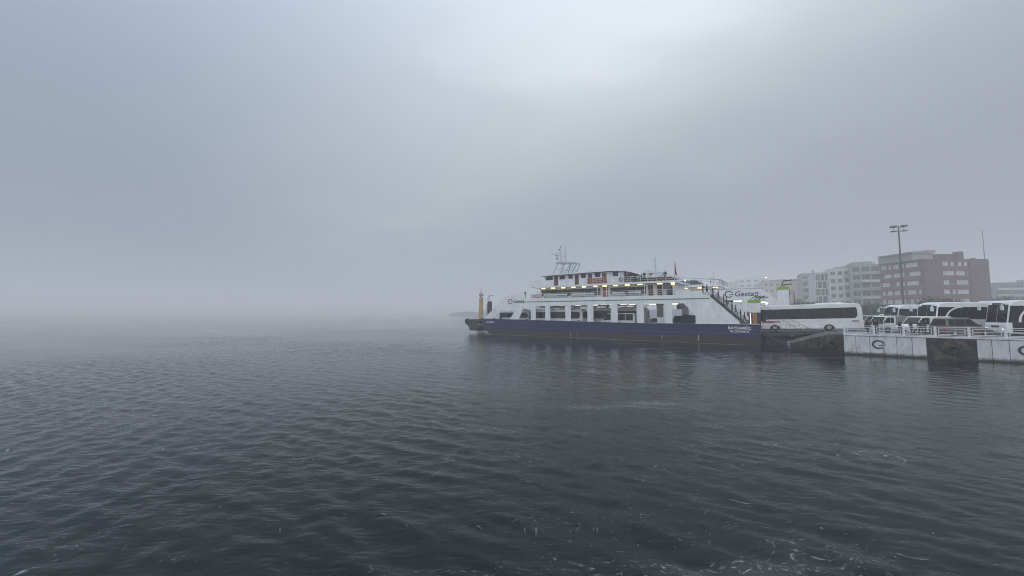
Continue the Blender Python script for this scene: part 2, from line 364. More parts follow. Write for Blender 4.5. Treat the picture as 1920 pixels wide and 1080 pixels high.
# ------------------------------------------------------------------ water
def water_material():
    m = bpy.data.materials.new('sea_water'); m.use_nodes = True
    nt = m.node_tree; N = nt.nodes; L = nt.links
    b = N['Principled BSDF']
    b.inputs['Roughness'].default_value = 0.06
    b.inputs['IOR'].default_value = 1.333
    b.inputs['Specular IOR Level'].default_value = 0.34
    geo = N.new('ShaderNodeNewGeometry')
    # small ripples
    hs = []
    for sc, rot, st, det, w, typ in ((0.8, 24, (0.5, 1.3, 1), 3, 0.012, 'FBM'), (2.6, 14, (0.42, 1.25, 1), 3, 0.015, 'FBM'), (4.2, 30, (0.5, 1.15, 1), 2, -0.021, 'RIDGED_MULTIFRACTAL'), (11.0, -8, (0.6, 1.2, 1), 3, 0.011, 'FBM')):
        mp = N.new('ShaderNodeMapping'); mp.inputs['Rotation'].default_value = (0, 0, R(rot)); mp.inputs['Scale'].default_value = st
        n = N.new('ShaderNodeTexNoise'); n.noise_type = typ; n.inputs['Scale'].default_value = sc; n.inputs['Detail'].default_value = det; n.inputs['Roughness'].default_value = 0.55
        L.new(geo.outputs['Position'], mp.inputs[0]); L.new(mp.outputs[0], n.inputs['Vector'])
        k = N.new('ShaderNodeMath'); k.operation = 'MULTIPLY'; k.inputs[1].default_value = w
        L.new(n.outputs[0], k.inputs[0]); hs.append(k)
    # wind-roughened and slick areas
    sm = N.new('ShaderNodeMapping'); sm.inputs['Rotation'].default_value = (0, 0, R(-25)); sm.inputs['Scale'].default_value = (0.5, 1.6, 1)
    sn = N.new('ShaderNodeTexNoise'); sn.inputs['Scale'].default_value = 0.045; sn.inputs['Detail'].default_value = 3
    L.new(geo.outputs['Position'], sm.inputs[0]); L.new(sm.outputs[0], sn.inputs['Vector'])
    sr = N.new('ShaderNodeMapRange'); sr.interpolation_type = 'SMOOTHSTEP'
    sr.inputs['From Min'].default_value = 0.38; sr.inputs['From Max'].default_value = 0.62; sr.inputs['To Min'].default_value = 0.55; sr.inputs['To Max'].default_value = 1.15
    L.new(sn.outputs[0], sr.inputs[0])
    a = N.new('ShaderNodeMath'); a.operation = 'ADD'; L.new(hs[0].outputs[0], a.inputs[0]); L.new(hs[1].outputs[0], a.inputs[1])
    a2 = N.new('ShaderNodeMath'); a2.operation = 'ADD'; L.new(a.outputs[0], a2.inputs[0]); L.new(hs[2].outputs[0], a2.inputs[1])
    a3 = N.new('ShaderNodeMath'); a3.operation = 'ADD'; L.new(a2.outputs[0], a3.inputs[0]); L.new(hs[3].outputs[0], a3.inputs[1])
    bp = N.new('ShaderNodeBump'); bp.inputs['Distance'].default_value = 1.0
    sv0 = N.new('ShaderNodeVectorMath'); sv0.operation = 'DOT_PRODUCT'; sv0.inputs[1].default_value = FNRM_; L.new(geo.outputs['Position'], sv0.inputs[0])
    su0 = N.new('ShaderNodeVectorMath'); su0.operation = 'DOT_PRODUCT'; su0.inputs[1].default_value = FDIR_; L.new(geo.outputs['Position'], su0.inputs[0])
    la = N.new('ShaderNodeMapRange'); la.interpolation_type = 'SMOOTHSTEP'; la.inputs['From Min'].default_value = Vector(FNRM_).dot(FS_) - 42; la.inputs['From Max'].default_value = Vector(FNRM_).dot(FS_) - 8; L.new(sv0.outputs['Value'], la.inputs[0])
    lb = N.new('ShaderNodeMapRange'); lb.interpolation_type = 'SMOOTHSTEP'; lb.inputs['From Min'].default_value = Vector(FDIR_).dot(FS_) - 62; lb.inputs['From Max'].default_value = Vector(FDIR_).dot(FS_) - 46; L.new(su0.outputs['Value'], lb.inputs[0])
    lc = N.new('ShaderNodeMath'); lc.operation = 'MULTIPLY'; L.new(la.outputs[0], lc.inputs[0]); L.new(lb.outputs[0], lc.inputs[1])
    ld = N.new('ShaderNodeMath'); ld.operation = 'MULTIPLY_ADD'; ld.inputs[1].default_value = -0.55; ld.inputs[2].default_value = 1.0; L.new(lc.outputs[0], ld.inputs[0])
    le = N.new('ShaderNodeMath'); le.operation = 'MULTIPLY'; L.new(ld.outputs[0], le.inputs[0]); L.new(sr.outputs[0], le.inputs[1])
    L.new(le.outputs[0], bp.inputs['Strength']); L.new(a3.outputs[0], bp.inputs['Height'])
    L.new(bp.outputs[0], b.inputs['Normal'])
    # foam: thin torn flecks gathered in drifting streaks
    fm = N.new('ShaderNodeMapping'); fm.inputs['Rotation'].default_value = (0, 0, R(32)); fm.inputs['Scale'].default_value = (0.35, 1.5, 1)
    big = N.new('ShaderNodeTexNoise'); big.inputs['Scale'].default_value = 0.28; big.inputs['Detail'].default_value = 5; big.inputs['Roughness'].default_value = 0.6
    wob = N.new('ShaderNodeTexNoise'); wob.inputs['Scale'].default_value = 0.35; wob.inputs['Detail'].default_value = 3
    wadd = N.new('ShaderNodeVectorMath'); wadd.operation = 'MULTIPLY_ADD'; wadd.inputs[1].default_value = (3.0, 3.0, 0)
    L.new(geo.outputs['Position'], wob.inputs['Vector']); L.new(wob.outputs['Color'], wadd.inputs[0]); L.new(geo.outputs['Position'], wadd.inputs[2])
    L.new(wadd.outputs[0], fm.inputs[0]); L.new(fm.outputs[0], big.inputs['Vector'])
    fmp = N.new('ShaderNodeMapping'); fmp.inputs['Rotation'].default_value = (0, 0, R(32)); fmp.inputs['Scale'].default_value = (0.62, 1.25, 1)
    L.new(wadd.outputs[0], fmp.inputs[0])
    fine = N.new('ShaderNodeTexNoise'); fine.inputs['Scale'].default_value = 8.5; fine.inputs['Detail'].default_value = 5; fine.inputs['Roughness'].default_value = 0.66; fine.inputs['Distortion'].default_value = 0.6
    L.new(fmp.outputs[0], fine.inputs['Vector'])
    br = N.new('ShaderNodeMapRange'); br.inputs['From Min'].default_value = 0.44; br.inputs['From Max'].default_value = 0.74
    L.new(big.outputs[0], br.inputs[0])
    th = N.new('ShaderNodeMath'); th.operation = 'MULTIPLY_ADD'; th.inputs[1].default_value = 0.17
    L.new(br.outputs[0], th.inputs[0]); L.new(fine.outputs[0], th.inputs[2])
    # wash along the ferry's side
    sv = N.new('ShaderNodeVectorMath'); sv.operation = 'DOT_PRODUCT'; sv.inputs[1].default_value = FNRM_; L.new(geo.outputs['Position'], sv.inputs[0])
    su = N.new('ShaderNodeVectorMath'); su.operation = 'DOT_PRODUCT'; su.inputs[1].default_value = FDIR_; L.new(geo.outputs['Position'], su.inputs[0])
    v0 = Vector(FNRM_).dot(FS_); u0 = Vector(FDIR_).dot(FS_)
    w1 = N.new('ShaderNodeMapRange'); w1.interpolation_type = 'SMOOTHSTEP'; w1.inputs['From Min'].default_value = v0 - 1.5; w1.inputs['From Max'].default_value = v0 - 0.5; L.new(sv.outputs['Value'], w1.inputs[0])
    w2 = N.new('ShaderNodeMapRange'); w2.interpolation_type = 'SMOOTHSTEP'; w2.inputs['From Min'].default_value = v0 + 1.0; w2.inputs['From Max'].default_value = v0 + 0.2; L.new(sv.outputs['Value'], w2.inputs[0])
    w3 = N.new('ShaderNodeMapRange'); w3.interpolation_type = 'SMOOTHSTEP'; w3.inputs['From Min'].default_value = u0 - 56; w3.inputs['From Max'].default_value = u0 - 50; L.new(su.outputs['Value'], w3.inputs[0])
    w4 = N.new('ShaderNodeMapRange'); w4.interpolation_type = 'SMOOTHSTEP'; w4.inputs['From Min'].default_value = u0 + 0.5; w4.inputs['From Max'].default_value = u0 - 3; L.new(su.outputs['Value'], w4.inputs[0])
    p1 = N.new('ShaderNodeMath'); p1.operation = 'MULTIPLY'; L.new(w1.outputs[0], p1.inputs[0]); L.new(w2.outputs[0], p1.inputs[1])
    p2 = N.new('ShaderNodeMath'); p2.operation = 'MULTIPLY'; L.new(w3.outputs[0], p2.inputs[0]); L.new(w4.outputs[0], p2.inputs[1])
    p3 = N.new('ShaderNodeMath'); p3.operation = 'MULTIPLY'; L.new(p1.outputs[0], p3.inputs[0]); L.new(p2.outputs[0], p3.inputs[1])
    th2 = N.new('ShaderNodeMath'); th2.operation = 'MULTIPLY_ADD'; th2.inputs[1].default_value = 0.20; L.new(p3.outputs[0], th2.inputs[0]); L.new(th.outputs[0], th2.inputs[2])
    spk = N.new('ShaderNodeMapRange'); spk.interpolation_type = 'SMOOTHSTEP'
    spk.inputs['From Min'].default_value = 0.65; spk.inputs['From Max'].default_value = 0.88
    L.new(th2.outputs[0], spk.inputs[0])
    # lacy web of bubbles that holds the flecks together
    vw = N.new('ShaderNodeVectorMath'); vw.operation = 'MULTIPLY_ADD'; vw.inputs[1].default_value = (0.5, 0.5, 0); L.new(fine.outputs['Color'], vw.inputs[0]); L.new(fmp.outputs[0], vw.inputs[2])
    vo = N.new('ShaderNodeTexVoronoi'); vo.feature = 'DISTANCE_TO_EDGE'; vo.inputs['Scale'].default_value = 2.6; L.new(vw.outputs[0], vo.inputs['Vector'])
    ln = N.new('ShaderNodeMapRange'); ln.interpolation_type = 'SMOOTHSTEP'; ln.inputs['From Min'].default_value = 0.055; ln.inputs['From Max'].default_value = 0.0; L.new(vo.outputs['Distance'], ln.inputs[0])
    zone = N.new('ShaderNodeMapRange'); zone.interpolation_type = 'SMOOTHSTEP'; zone.inputs['From Min'].default_value = 0.54; zone.inputs['From Max'].default_value = 0.74; L.new(big.outputs[0], zone.inputs[0])
    tear = N.new('ShaderNodeMapRange'); tear.interpolation_type = 'SMOOTHSTEP'; tear.inputs['From Min'].default_value = 0.46; tear.inputs['From Max'].default_value = 0.66; L.new(fine.outputs[0], tear.inputs[0])
    m1 = N.new('ShaderNodeMath'); m1.operation = 'MULTIPLY'; L.new(ln.outputs[0], m1.inputs[0]); L.new(zone.outputs[0], m1.inputs[1])
    m2 = N.new('ShaderNodeMath'); m2.operation = 'MULTIPLY'; L.new(m1.outputs[0], m2.inputs[0]); L.new(tear.outputs[0], m2.inputs[1])
    film_sheen = N.new('ShaderNodeMath'); film_sheen.operation = 'MULTIPLY_ADD'; film_sheen.inputs[1].default_value = 0.10; L.new(zone.outputs[0], film_sheen.inputs[0]); L.new(m2.outputs[0], film_sheen.inputs[2])  # broad pale foam film; its lighter colour also paints in some sheen
    fr = N.new('ShaderNodeMath'); fr.operation = 'MAXIMUM'; fr.use_clamp = True; L.new(spk.outputs[0], fr.inputs[0]); L.new(film_sheen.outputs[0], fr.inputs[1])
    mix = N.new('ShaderNodeMix'); mix.data_type = 'RGBA'
    mix.inputs['A'].default_value = (0.0016, 0.0085, 0.0088, 1); mix.inputs['B'].default_value = (0.36, 0.40, 0.41, 1)
    L.new(fr.outputs[0], mix.inputs['Factor']); L.new(mix.outputs['Result'], b.inputs['Base Color'])
    rr = N.new('ShaderNodeMapRange'); rr.inputs['To Min'].default_value = 0.06; rr.inputs['To Max'].default_value = 0.8
    L.new(fr.outputs[0], rr.inputs[0]); L.new(rr.outputs[0], b.inputs['Roughness'])
    return m

def build_water():
    rng = np.random.default_rng(7)
    ys = [-600.0, -200, -40, -20, -8, 0, 3.0]
    y = 4.5
    while y < 120: ys.append(y); y += 0.04 + 0.0042 * y
    while y < 2600: ys.append(y); y *= 1.05
    ys.append(2600.0); ys = np.array(ys)
    xs = list(np.arange(-40, 60.01, 0.125)); x = 60.0; st = 0.13
    while x < 2600: x += st; st *= 1.03; xs.append(min(x, 2600))
    x = -40.0; st = 0.13; lo = []
    while x > -2600: x -= st; st *= 1.022; lo.append(max(x, -2600))
    xs = np.array(lo[::-1] + xs)
    X, Y = np.meshgrid(xs, ys)
    dx = np.gradient(xs); dy = np.gradient(ys)
    SP = np.maximum(dx[None, :], dy[:, None])
    Z = np.zeros_like(X)
    main = R(62)                                # travel direction
    for i in range(110):
        lam = 0.26 * (1.7 / 0.26) ** rng.random()
        th = main + rng.normal(0, 0.7)
        k = 2 * math.pi / lam
        amp = 0.0029 * lam ** 0.80 * rng.uniform(0.4, 1.3)
        ph = rng.uniform(0, 6.28)
        fade = np.clip((lam / SP - 2.0) / 1.5, 0, 1)
        p = k * (X * math.cos(th) + Y * math.sin(th)) + ph
        Z += fade * amp * (np.cos(p) + 0.22 * np.cos(2 * p))
    # the lee of the ferry and the quay is calmer
    V = (X - FS_.x) * FNRM_[0] + (Y - FS_.y) * FNRM_[1]; U = (X - FS_.x) * FDIR_[0] + (Y - FS_.y) * FDIR_[1]
    lee = np.clip((V + 42) / 34, 0, 1) * np.clip((U + 62) / 16, 0, 1); lee = lee * lee * (3 - 2 * lee)
    Z *= 1 - 0.45 * lee
    g = 0.75 + 0.35 * np.sin(X * 0.11 + 0.05 * Y + 1) * np.sin(Y * 0.13 - 0.04 * X)
    Z *= g
    ny, nx = X.shape
    co = np.stack([X.ravel(), Y.ravel(), Z.ravel()], 1)
    idx = np.arange(ny * nx).reshape(ny, nx)
    q = np.stack([idx[:-1, :-1], idx[:-1, 1:], idx[1:, 1:], idx[1:, :-1]], -1).reshape(-1, 4)
    me = bpy.data.meshes.new('water')
    me.vertices.add(len(co)); me.vertices.foreach_set('co', co.ravel().astype(np.float32))
    me.loops.add(q.size); me.loops.foreach_set('vertex_index', q.ravel().astype(np.int32))
    me.polygons.add(len(q)); me.polygons.foreach_set('loop_start', np.arange(0, q.size, 4, dtype=np.int32))
    me.polygons.foreach_set('use_smooth', np.ones(len(q), bool))
    me.update(calc_edges=True)
    me.materials.append(water_material())
    o = bpy.data.objects.new('water', me); COL.objects.link(o)
    o['kind'] = 'structure'; o['label'] = 'dark rippled sea with thin foam flecks'
    print('water tris', len(q) * 2)
    return o
build_water()
# ------------------------------------------------------------------ ferries
FS = Vector((36.983, 57.449, 0.0))               # stern corner of the near side at the waterline
FDIR = Vector((0.8096, -0.5870, 0.0))            # from bow to stern
FNRM = Vector((0.5870, 0.8096, 0.0))             # away from the camera
FROT = math.atan2(FDIR.y, FDIR.x)
def fw(u, v, z):
    """ferry coordinates (u from stern to bow, v inboard, z up) to world"""
    return FS - FDIR * u + FNRM * v + Vector((0, 0, z))

HB = [(0, 3.12), (9, 3.08), (18, 3.04), (28, 3.17), (40, 3.33), (54.1, 3.54)]
def hb(u):
    for (a, za), (b, zb) in zip(HB, HB[1:]):
        if u <= b: return za + (zb - za) * (u - a) / (b - a)
    return HB[-1][1]
def xz(l): return [(-u, z) for u, z in l]
BEAM = 13.0

FLANK = [(54.0, None), (52.8, 4.28), (51.2, 5.45), (49.6, 6.95), (48.6, 7.74), (47.7, 8.3), (46.8, 8.66), (42.3, 8.66), (42.3, 7.85), (11.65, 7.85), (11.65, 8.66), (9.9, 8.66), (8.24, 8.1), (6.9, 7.5), (6.2, 7.02), (5.2, 6.05), (2.5, None)]
OPEN = [[(51.3, 0), (49.6, 4.75), (48.0, 5.7), (47.2, 5.96), (44.4, 5.95), (46.3, 0)],
        [(44.0, 0), (42.6, 5.93), (40.8, 5.88), (40.8, 0)],
        [(39.6, 0), (39.6, 6.24), (37.25, 6.24), (37.25, 0)],
        [(36.1, 0), (36.1, 6.26), (32.6, 6.28), (32.6, 0)],
        [(31.4, 0), (31.4, 6.28), (27.85, 6.32), (27.85, 0)],
        [(26.65, 0), (26.65, 6.36), (23.15, 6.38), (23.15, 0)],
        [(21.9, 0), (21.9, 6.40), (18.4, 6.40), (18.4, 0)],
        [(17.15, 0), (17.15, 6.40), (13.65, 6.40), (13.65, 0)],
        [(12.4, 0), (12.4, 6.41), (10.55, 6.41), (8.82, 4.4), (8.82, 0)]]

def flank_plate(y0, y1):
    o = [(u, hb(u) - 0.05 if z is None else z) for u, z in FLANK]
    o += [(u, hb(u) - 0.05) for u in (9, 18, 28, 40)]
    hs = [xz([(u, hb(u) + 0.005 if z == 0 else z) for u, z in h]) for h in OPEN]
    return MB().plate(xz(o), hs, y0, y1)

def railing(mb, pts, h, rails, post_gap, w=0.045):
    for p, q in zip(pts, pts[1:]):
        p, q = Vector(p), Vector(q); L = (q - p).length; n = max(1, round(L / post_gap))
        for k in range(n + 1):
            c = p.lerp(q, k / n); mb.bar(c, c + Vector((0, 0, h)), w)
        for r in rails: mb.bar(p + Vector((0, 0, r)), q + Vector((0, 0, r)), w * (1.3 if r == max(rails) else 0.8))
    return mb

def panes(parent, x0, x1, n, z0, z1, y, gap=0.07, m=None, name='window'):
    w = (x1 - x0) / n
    for k in range(n):
        MB().box(x0 + k * w + gap / 2, x0 + (k + 1) * w - gap / 2, y, y + 0.03, z0, z1).build(name, m or M['cabin_glass'], parent)

def lamp_part(parent, x, y, z, L=0.85, m=None, name='deck_lamp'):
    o = MB().box(x - L / 2 - 0.05, x + L / 2 + 0.05, y - 0.09, y + 0.09, z + 0.07, z + 0.11).build(name, M['rail'], parent)
    MB().box(x - L / 2, x + L / 2, y - 0.09, y + 0.09, z - 0.13, z + 0.068).build('tube', m or M['lamp'], o, bevel=0.03)
    return o

def gate_post(parent, x0, x1, y0, y1, zb, zt, face='white', door=True):
    """bow or stern gate post with green cap, hoist brackets and floodlight"""
    zc = zt - 0.42
    if face == 'white':
        p = MB().box(x0, x1, y0, y1, 4.9, zc).build('gate_post', M['ship_white'], parent)
        MB().box(x0 - 0.02, x1 + 0.02, y0 - 0.02, y1 + 0.02, zc, zt).build('cap', M['cap_green'], p)
        MB().box(x0 + 0.03, x1 - 0.03, y0 + 0.03, y1 - 0.03, zb, 4.9).build('post_base', M['navy'], p)
        if door:
            MB().box(x0 + 0.55, x0 + 1.1, y0 - 0.01, y0 + 0.029, zb + 0.05, 4.85).build('door', M['wood'], parent)
            MB().box(x0 + 0.22, x0 + 0.33, y0 - 0.06, y0 + 0.02, zb + 0.2, 4.75).build('tube_lamp', M['lamp_cool'], parent)
    else:
        p = MB().box(x0, x1, y0, y1, zb, zt).build('gate_post', M['dark_steel'], parent)
    b = MB()
    for k in range(3):
        xx = x0 + (x1 - x0) * (0.15 + 0.33 * k)
        b.bar((xx, y0 + 0.4, zt), (xx + 0.5, y0 + 0.4, zt + 0.45), 0.08)
        b.bar((xx + 0.35, y0 + 0.4, zt + 0.38), (xx + 0.95, y0 + 0.4, zt + 0.62), 0.16, 0.12)
    b.build('hoist_bracket', M['dark_steel'], p)
    return p

def build_ferry():
    f = empty('car_ferry', FS, FROT, 'white car ferry with dark blue hull docked stern first, its decks lit', 'ferry')
    # hull
    prof = [(0, -1.6), (0, 1.9), (54.1, 1.9), (54.2, 1.66), (53.2, 0.95), (52.0, 0.1), (50.5, -0.8), (49, -1.6)]
    hull = MB().plate(xz(prof), [], 0.0, BEAM).build('hull', M['hull'], f)
    for y0, y1 in ((0.0, 0.24), (BEAM - 0.24, BEAM)):
        MB().plate(xz([(0, 1.9)] + [(u, z) for u, z in HB] + [(54.1, 1.9)]), [], y0, y1).build('bulwark', M['hull'], f)
    MB().box(-53.9, 0.02, -0.09, -0.001, 1.56, 1.70).build('rubbing_strake', M['strake'], hull)
    cap = MB()
    for (a, za), (b, zb) in zip(HB, HB[1:]):
        if a < 9: cap.bar((-a, 0.11, za + 0.035), (-b, 0.11, zb + 0.035), 0.26, 0.07)
    cap.build('capping', M['rail'], hull)
    for x, n in ((-14.2, 5), (-31.5, 5), (-8.55, 6)):
        for k in range(n): MB().box(x, x + 0.16, -0.012, 0, 0.40 + k * 0.15, 0.45 + k * 0.15).build('draught_mark', M['white_letter'], hull)
    for x in (-12.9, -30.2): MB().box(x, x + 0.035, -0.01, 0, 0.35, 1.1).build('load_line', M['trim'], hull)
    text_mesh('name_lettering', 'BAYRAMİÇ', 0.62, M['white_letter'], hull, (-4.25, -0.008, 2.32), bold=0.012)
    text_mesh('port_lettering', 'KL.İSTANBUL', 0.42, M['white_letter'], hull, (-3.95, -0.008, 1.86), bold=0.008)
    text_mesh('name_lettering', 'BAYRAMİÇ', 0.46, M['white_letter'], hull, (-53.0, -0.008, 2.55), bold=0.008)
    # flanks
    fl = flank_plate(0.03, 0.21).build('side_wall', M['ship_white'], f)
    flank_plate(BEAM - 0.21, BEAM - 0.03).build('side_wall', M['ship_white'], f)
    MB().box(-43.2, -6.7, 0.018, 0.0299, 7.06, 7.24).build('green_stripe', M['green'], fl)
    ring_logo('ring_emblem', (-46.15, 7.35), 0.62, M['navy_letter'], fl, 0.028, 0.24)
    text_mesh('company_lettering', 'Gestaş', 1.0, M['navy_letter'], fl, (-45.4, 0.022, 7.02), shear=0.2, bold=0.02)
    # decks
    MB().box(-53.9, -0.1, 0.25, BEAM - 0.25, 1.9, 1.92).build('car_deck', M['deck'], f)
    pd = MB().box(-46.7, -6.6, 0.22, BEAM - 0.22, 6.75, 7.82).build('passenger_deck', M['cream'], f)
    MB().box(-46.7, -6.6, 0.23, BEAM - 0.23, 7.82, 7.85).build('deck_surface', M['deck'], pd)
    for v in (3.6, 8.4):
        for u in range(10, 46, 4):
            lamp_part(f, -u, v, 6.55, 1.3, M['lamp_cool'], 'car_deck_lamp')
    # passenger rail
    r = railing(MB(), [(-42.2, 0.12, 7.85), (-11.75, 0.12, 7.85)], 0.98, (0.33, 0.65, 0.98), 1.55)
    r.build('passenger_rail', M['rail'], f)
    railing(MB(), [(-46.6, 0.12, 8.66), (-42.3, 0.12, 8.66)], 0.28, (0.28,), 1.4).build('bulwark_rail', M['rail'], f)
    # passenger saloon
    C0, C1, CV = -39.6, -12.6, 2.0
    holes = [[(-39.3, 8.30), (-25.95, 8.30), (-25.95, 9.62), (-39.3, 9.62)], [(-23.95, 8.30), (-17.25, 8.30), (-17.25, 9.62), (-23.95, 9.62)], [(-13.9, 7.9), (-12.7, 7.9), (-12.7, 9.7), (-13.9, 9.7)]]
    cab = MB().plate([(C0, 7.85), (C1, 7.85), (C1, 10.05), (C0, 10.05)], holes, CV, CV + 0.12).build('saloon_wall', M['ship_white'], f)
    w = MB(); w.box(C0, C0 + 0.12, CV + 0.12, 11, 7.85, 10.05); w.box(C1 - 0.12, C1, CV + 0.12, 11, 7.85, 10.05); w.box(C0 + 0.12, C1 - 0.12, 10.88, 11, 7.85, 10.05)
    w.build('saloon_wall', M['ship_white'], f)
    panes(cab, -39.3, -25.95, 8, 8.30, 9.62, CV + 0.05); panes(cab, -23.95, -17.25, 4, 8.30, 9.62, CV + 0.05)
    MB().box(-13.9, -12.7, CV + 0.3, CV + 0.33, 7.9, 9.7).build('recess_shade', M['black'], cab)  # black sheet stands in for the shade inside the open recess
    for x0, x1, m in ((-25.5, -24.45, 'door_orange'), (-16.9, -15.9, 'door_brown'), (-15.3, -14.25, 'door_brown')):
        dd = MB().box(x0, x1, CV - 0.03, CV - 0.001, 7.88, 9.85).build('door', M[m], cab)
        MB().box(x0 + 0.1, x0 + 0.16, CV - 0.07, CV - 0.031, 8.8, 8.95).build('handle', M['steel'], dd)
        MB().box(x0 + 0.3, x1 - 0.3, CV - 0.036, CV - 0.031, 9.2, 9.6).build('pane', M['cabin_glass'], dd)
    for x0, x1 in ((-38.5, -33.0), (-32, -27), (-23.5, -18)):
        b = MB(); b.box(x0, x1, 1.15, 1.6, 8.26, 8.31); b.box(x0, x1, 1.62, 1.67, 8.45, 8.75)
        for x in (x0 + .2, (x0 + x1) / 2, x1 - .2): b.box(x, x + .05, 1.2, 1.64, 7.85, 8.5)
        b.build('deck_bench', M['rail'], f)
    MB().box(-13.9, -12.6, 0.5, 0.55, 8.9, 9.95).build('canvas_screen', M['grey_panel'], f)
    # bridge deck
    bd = MB().box(-40.0, -11.9, 0.45, BEAM - 0.45, 10.05, 10.38).build('bridge_deck', M['ship_white'], f)
    MB().box(-39.9, -12.0, 0.55, BEAM - 0.55, 10.38, 10.40).build('deck_surface', M['deck'], bd)
    sup = MB()
    for u in (39.4, 26.0, 24.2, 17.1, 15.5, 14.0, 12.2): MB().bar((-u, 0.62, 7.85), (-u, 0.62, 10.05), 0.09).build('deck_support', M['rail'], f)
    for u in (37.98, 35.67, 33.32, 31.05, 28.75, 26.41, 24.48, 22.4, 20.19, 17.87, 14.47, 12.4):
        lamp_part(f, -u, 0.6, 9.93)
    lamp_part(f, -12.6, 1.4, 9.75); 
    # bridge house
    BV = 1.7
    wins = [(-38.0, -36.35, 11.70, 12.5), (-34.8, -33.5, 11.72, 12.5), (-32.7, -31.75, 11.75, 12.52), (-29.85, -28.85, 11.75, 12.55), (-26.9, -25.8, 11.75, 12.58), (-23.3, -22.3, 11.75, 12.6)]
    hs = [[(a, c), (b_, c), (b_, d), (a, d)] for a, b_, c, d in wins]
    house = MB().plate([(-38.1, 10.4), (-21.2, 10.4), (-21.2, 12.64), (-38.45, 12.58)], hs, BV, BV + 0.1).build('bridge_house', M['ship_white'], f)
    w = MB(); w.box(-38.1, -38.0, BV + 0.1, 11.3, 10.4, 11.65); w.box(-21.3, -21.2, BV + 0.1, 11.3, 10.4, 12.6); w.box(-38.0, -21.3, 11.2, 11.3, 10.4, 12.6)
    w.build('house_wall', M['ship_white'], house)
    for k in range(5):
        MB().box(-38.35, -38.3, BV + 0.2 + k * 1.85, BV + 1.95 + k * 1.85, 11.66, 12.5).build('bridge_window', M['cabin_glass'], house)
    for a, b_, c, d in wins:
        MB().box(a - 0.03, b_ + 0.03, BV + 0.04, BV + 0.06, c - 0.02, d + 0.02).build('window', M['cabin_glass'], house)
    for x0, x1, m in ((-36.05, -35.1, 'door_brown'), (-31.25, -30.4, 'door_brown'), (-28.35, -27.55, 'door_brown'), (-25.45, -24.55, 'door_orange')):
        dd = MB().box(x0, x1, BV - 0.03, BV - 0.001, 10.5, 12.5).build('door', M[m], house)
        MB().box(x0 + 0.25, x1 - 0.25, BV - 0.036, BV - 0.031, 11.8, 12.35).build('pane', M['cabin_glass'], dd)
    # orange netting bay on the bridge deck rail
    for k in range(3):
        MB().box(-28.1, -24.1, 0.70, 0.74, 10.50 + k * 0.34, 10.77 + k * 0.34).build('orange_panel', M['orange'], f)
    gr = MB()
    for k in range(7): gr.bar((-28.1 + k * 0.667, 0.66, 10.4), (-28.1 + k * 0.667, 0.66, 11.75), 0.04)
    gr.build('panel_rail', M['rail'], f)
    # roof
    roof = [(39.3, 12.60), (38.9, 12.74), (31, 12.92), (23.8, 12.98), (21.2, 12.80), (19.6, 12.42), (17.7, 11.74), (17.75, 11.62), (19.6, 12.26), (21.2, 12.62), (23.8, 12.74), (38.9, 12.60)]
    rf = MB().plate(xz(roof), [], 1.1, 11.9).build('roof', M['ship_white'], f)
    sp = MB()
    for u, z in ((20.3, 12.3), (18.0, 11.75)):
        for v in (1.3, 11.7): sp.bar((-u, v, 10.4), (-u, v, z), 0.08)
    sp.build('roof_support', M['rail'], rf)
    for u, L in ((27.5, 0.7), (34, 0.9)):
        MB().box(-u, -u + L, 5, 6, 12.9, 13.12).build('roof_vent', M['rail'], rf)
    MB().tube((-23.5, 3, 12.9), (-23.5, 3, 13.3), 0.18, 0.1).build('dome_aerial', M['rail'], rf)
    # bridge wing
    wg = railing(MB(), [(-38.1, 0.5, 10.38), (-41.1, 0.5, 10.38), (-41.1, 5, 10.38)], 1.22, (0.6, 1.22), 1.0).build('wing_rail', M['rail'], f)
    MB().box(-41.1, -38.1, 0.6, 5.5, 10.24, 10.37).build('wing_platform', M['ship_white'], f)
    MB().box(-41.05, -38.15, 0.52, 0.54, 10.42, 10.9).build('wing_screen', M['ship_white'], wg)
    railing(MB(), [(-21.1, 0.6, 10.4), (-12.0, 0.6, 10.4), (-12.0, 12.4, 10.4)], 1.02, (0.33, 0.66, 1.02), 1.5).build('sun_deck_rail', M['rail'], f)
    b = MB()
    for v in (2.4, 4.4, 6.4):
        b.box(-20.2, -13.0, v, v + 0.45, 10.82, 10.86); b.box(-20.2, -13.0, v + 0.45, v + 0.5, 10.95, 11.25)
        for x in (-20, -18, -16, -14.2): b.box(x, x + .06, v + .1, v + .4, 10.4, 10.82)
    b.build('slatted_bench', M['door_brown'], f)
    # radar mast on an A frame
    mst = empty('radar_mast'); mst.parent = f
    b = MB()
    for v in (4.6, 7.4):
        b.bar((-38.2, v, 12.8), (-36.6, v, 15.75), 0.2); b.bar((-36.0, v, 12.85), (-35.0, v, 15.7), 0.18)
        b.bar((-35.3, v, 12.9), (-33.5, v, 15.6), 0.18); b.bar((-34.0, v, 12.9), (-32.8, v, 15.5), 0.18)
        b.bar((-37.3, v, 14.2), (-35.6, v, 14.2), 0.12); b.bar((-34.5, v, 14.0), (-33.4, v, 14.0), 0.12)
    b.build('mast_frame', M['mast'], mst)
    MB().plate([(-37.3, 15.72), (-36.2, 15.95), (-32.6, 15.48), (-32.6, 15.38), (-37.3, 15.6)], [], 4.3, 7.7).build('mast_platform', M['mast'], mst)
    b = MB(); b.tube((-36.5, 5.6, 15.8), (-36.5, 5.6, 19.2), 0.11, 0.08); b.tube((-35.75, 6.4, 15.8), (-35.75, 6.4, 19.5), 0.14, 0.06)
    for z in (16.4, 17.2, 18.1): b.bar((-36.5, 5.6, z), (-35.75, 6.4, z), 0.09)
    b.build('mast_pole', M['mast'], mst)
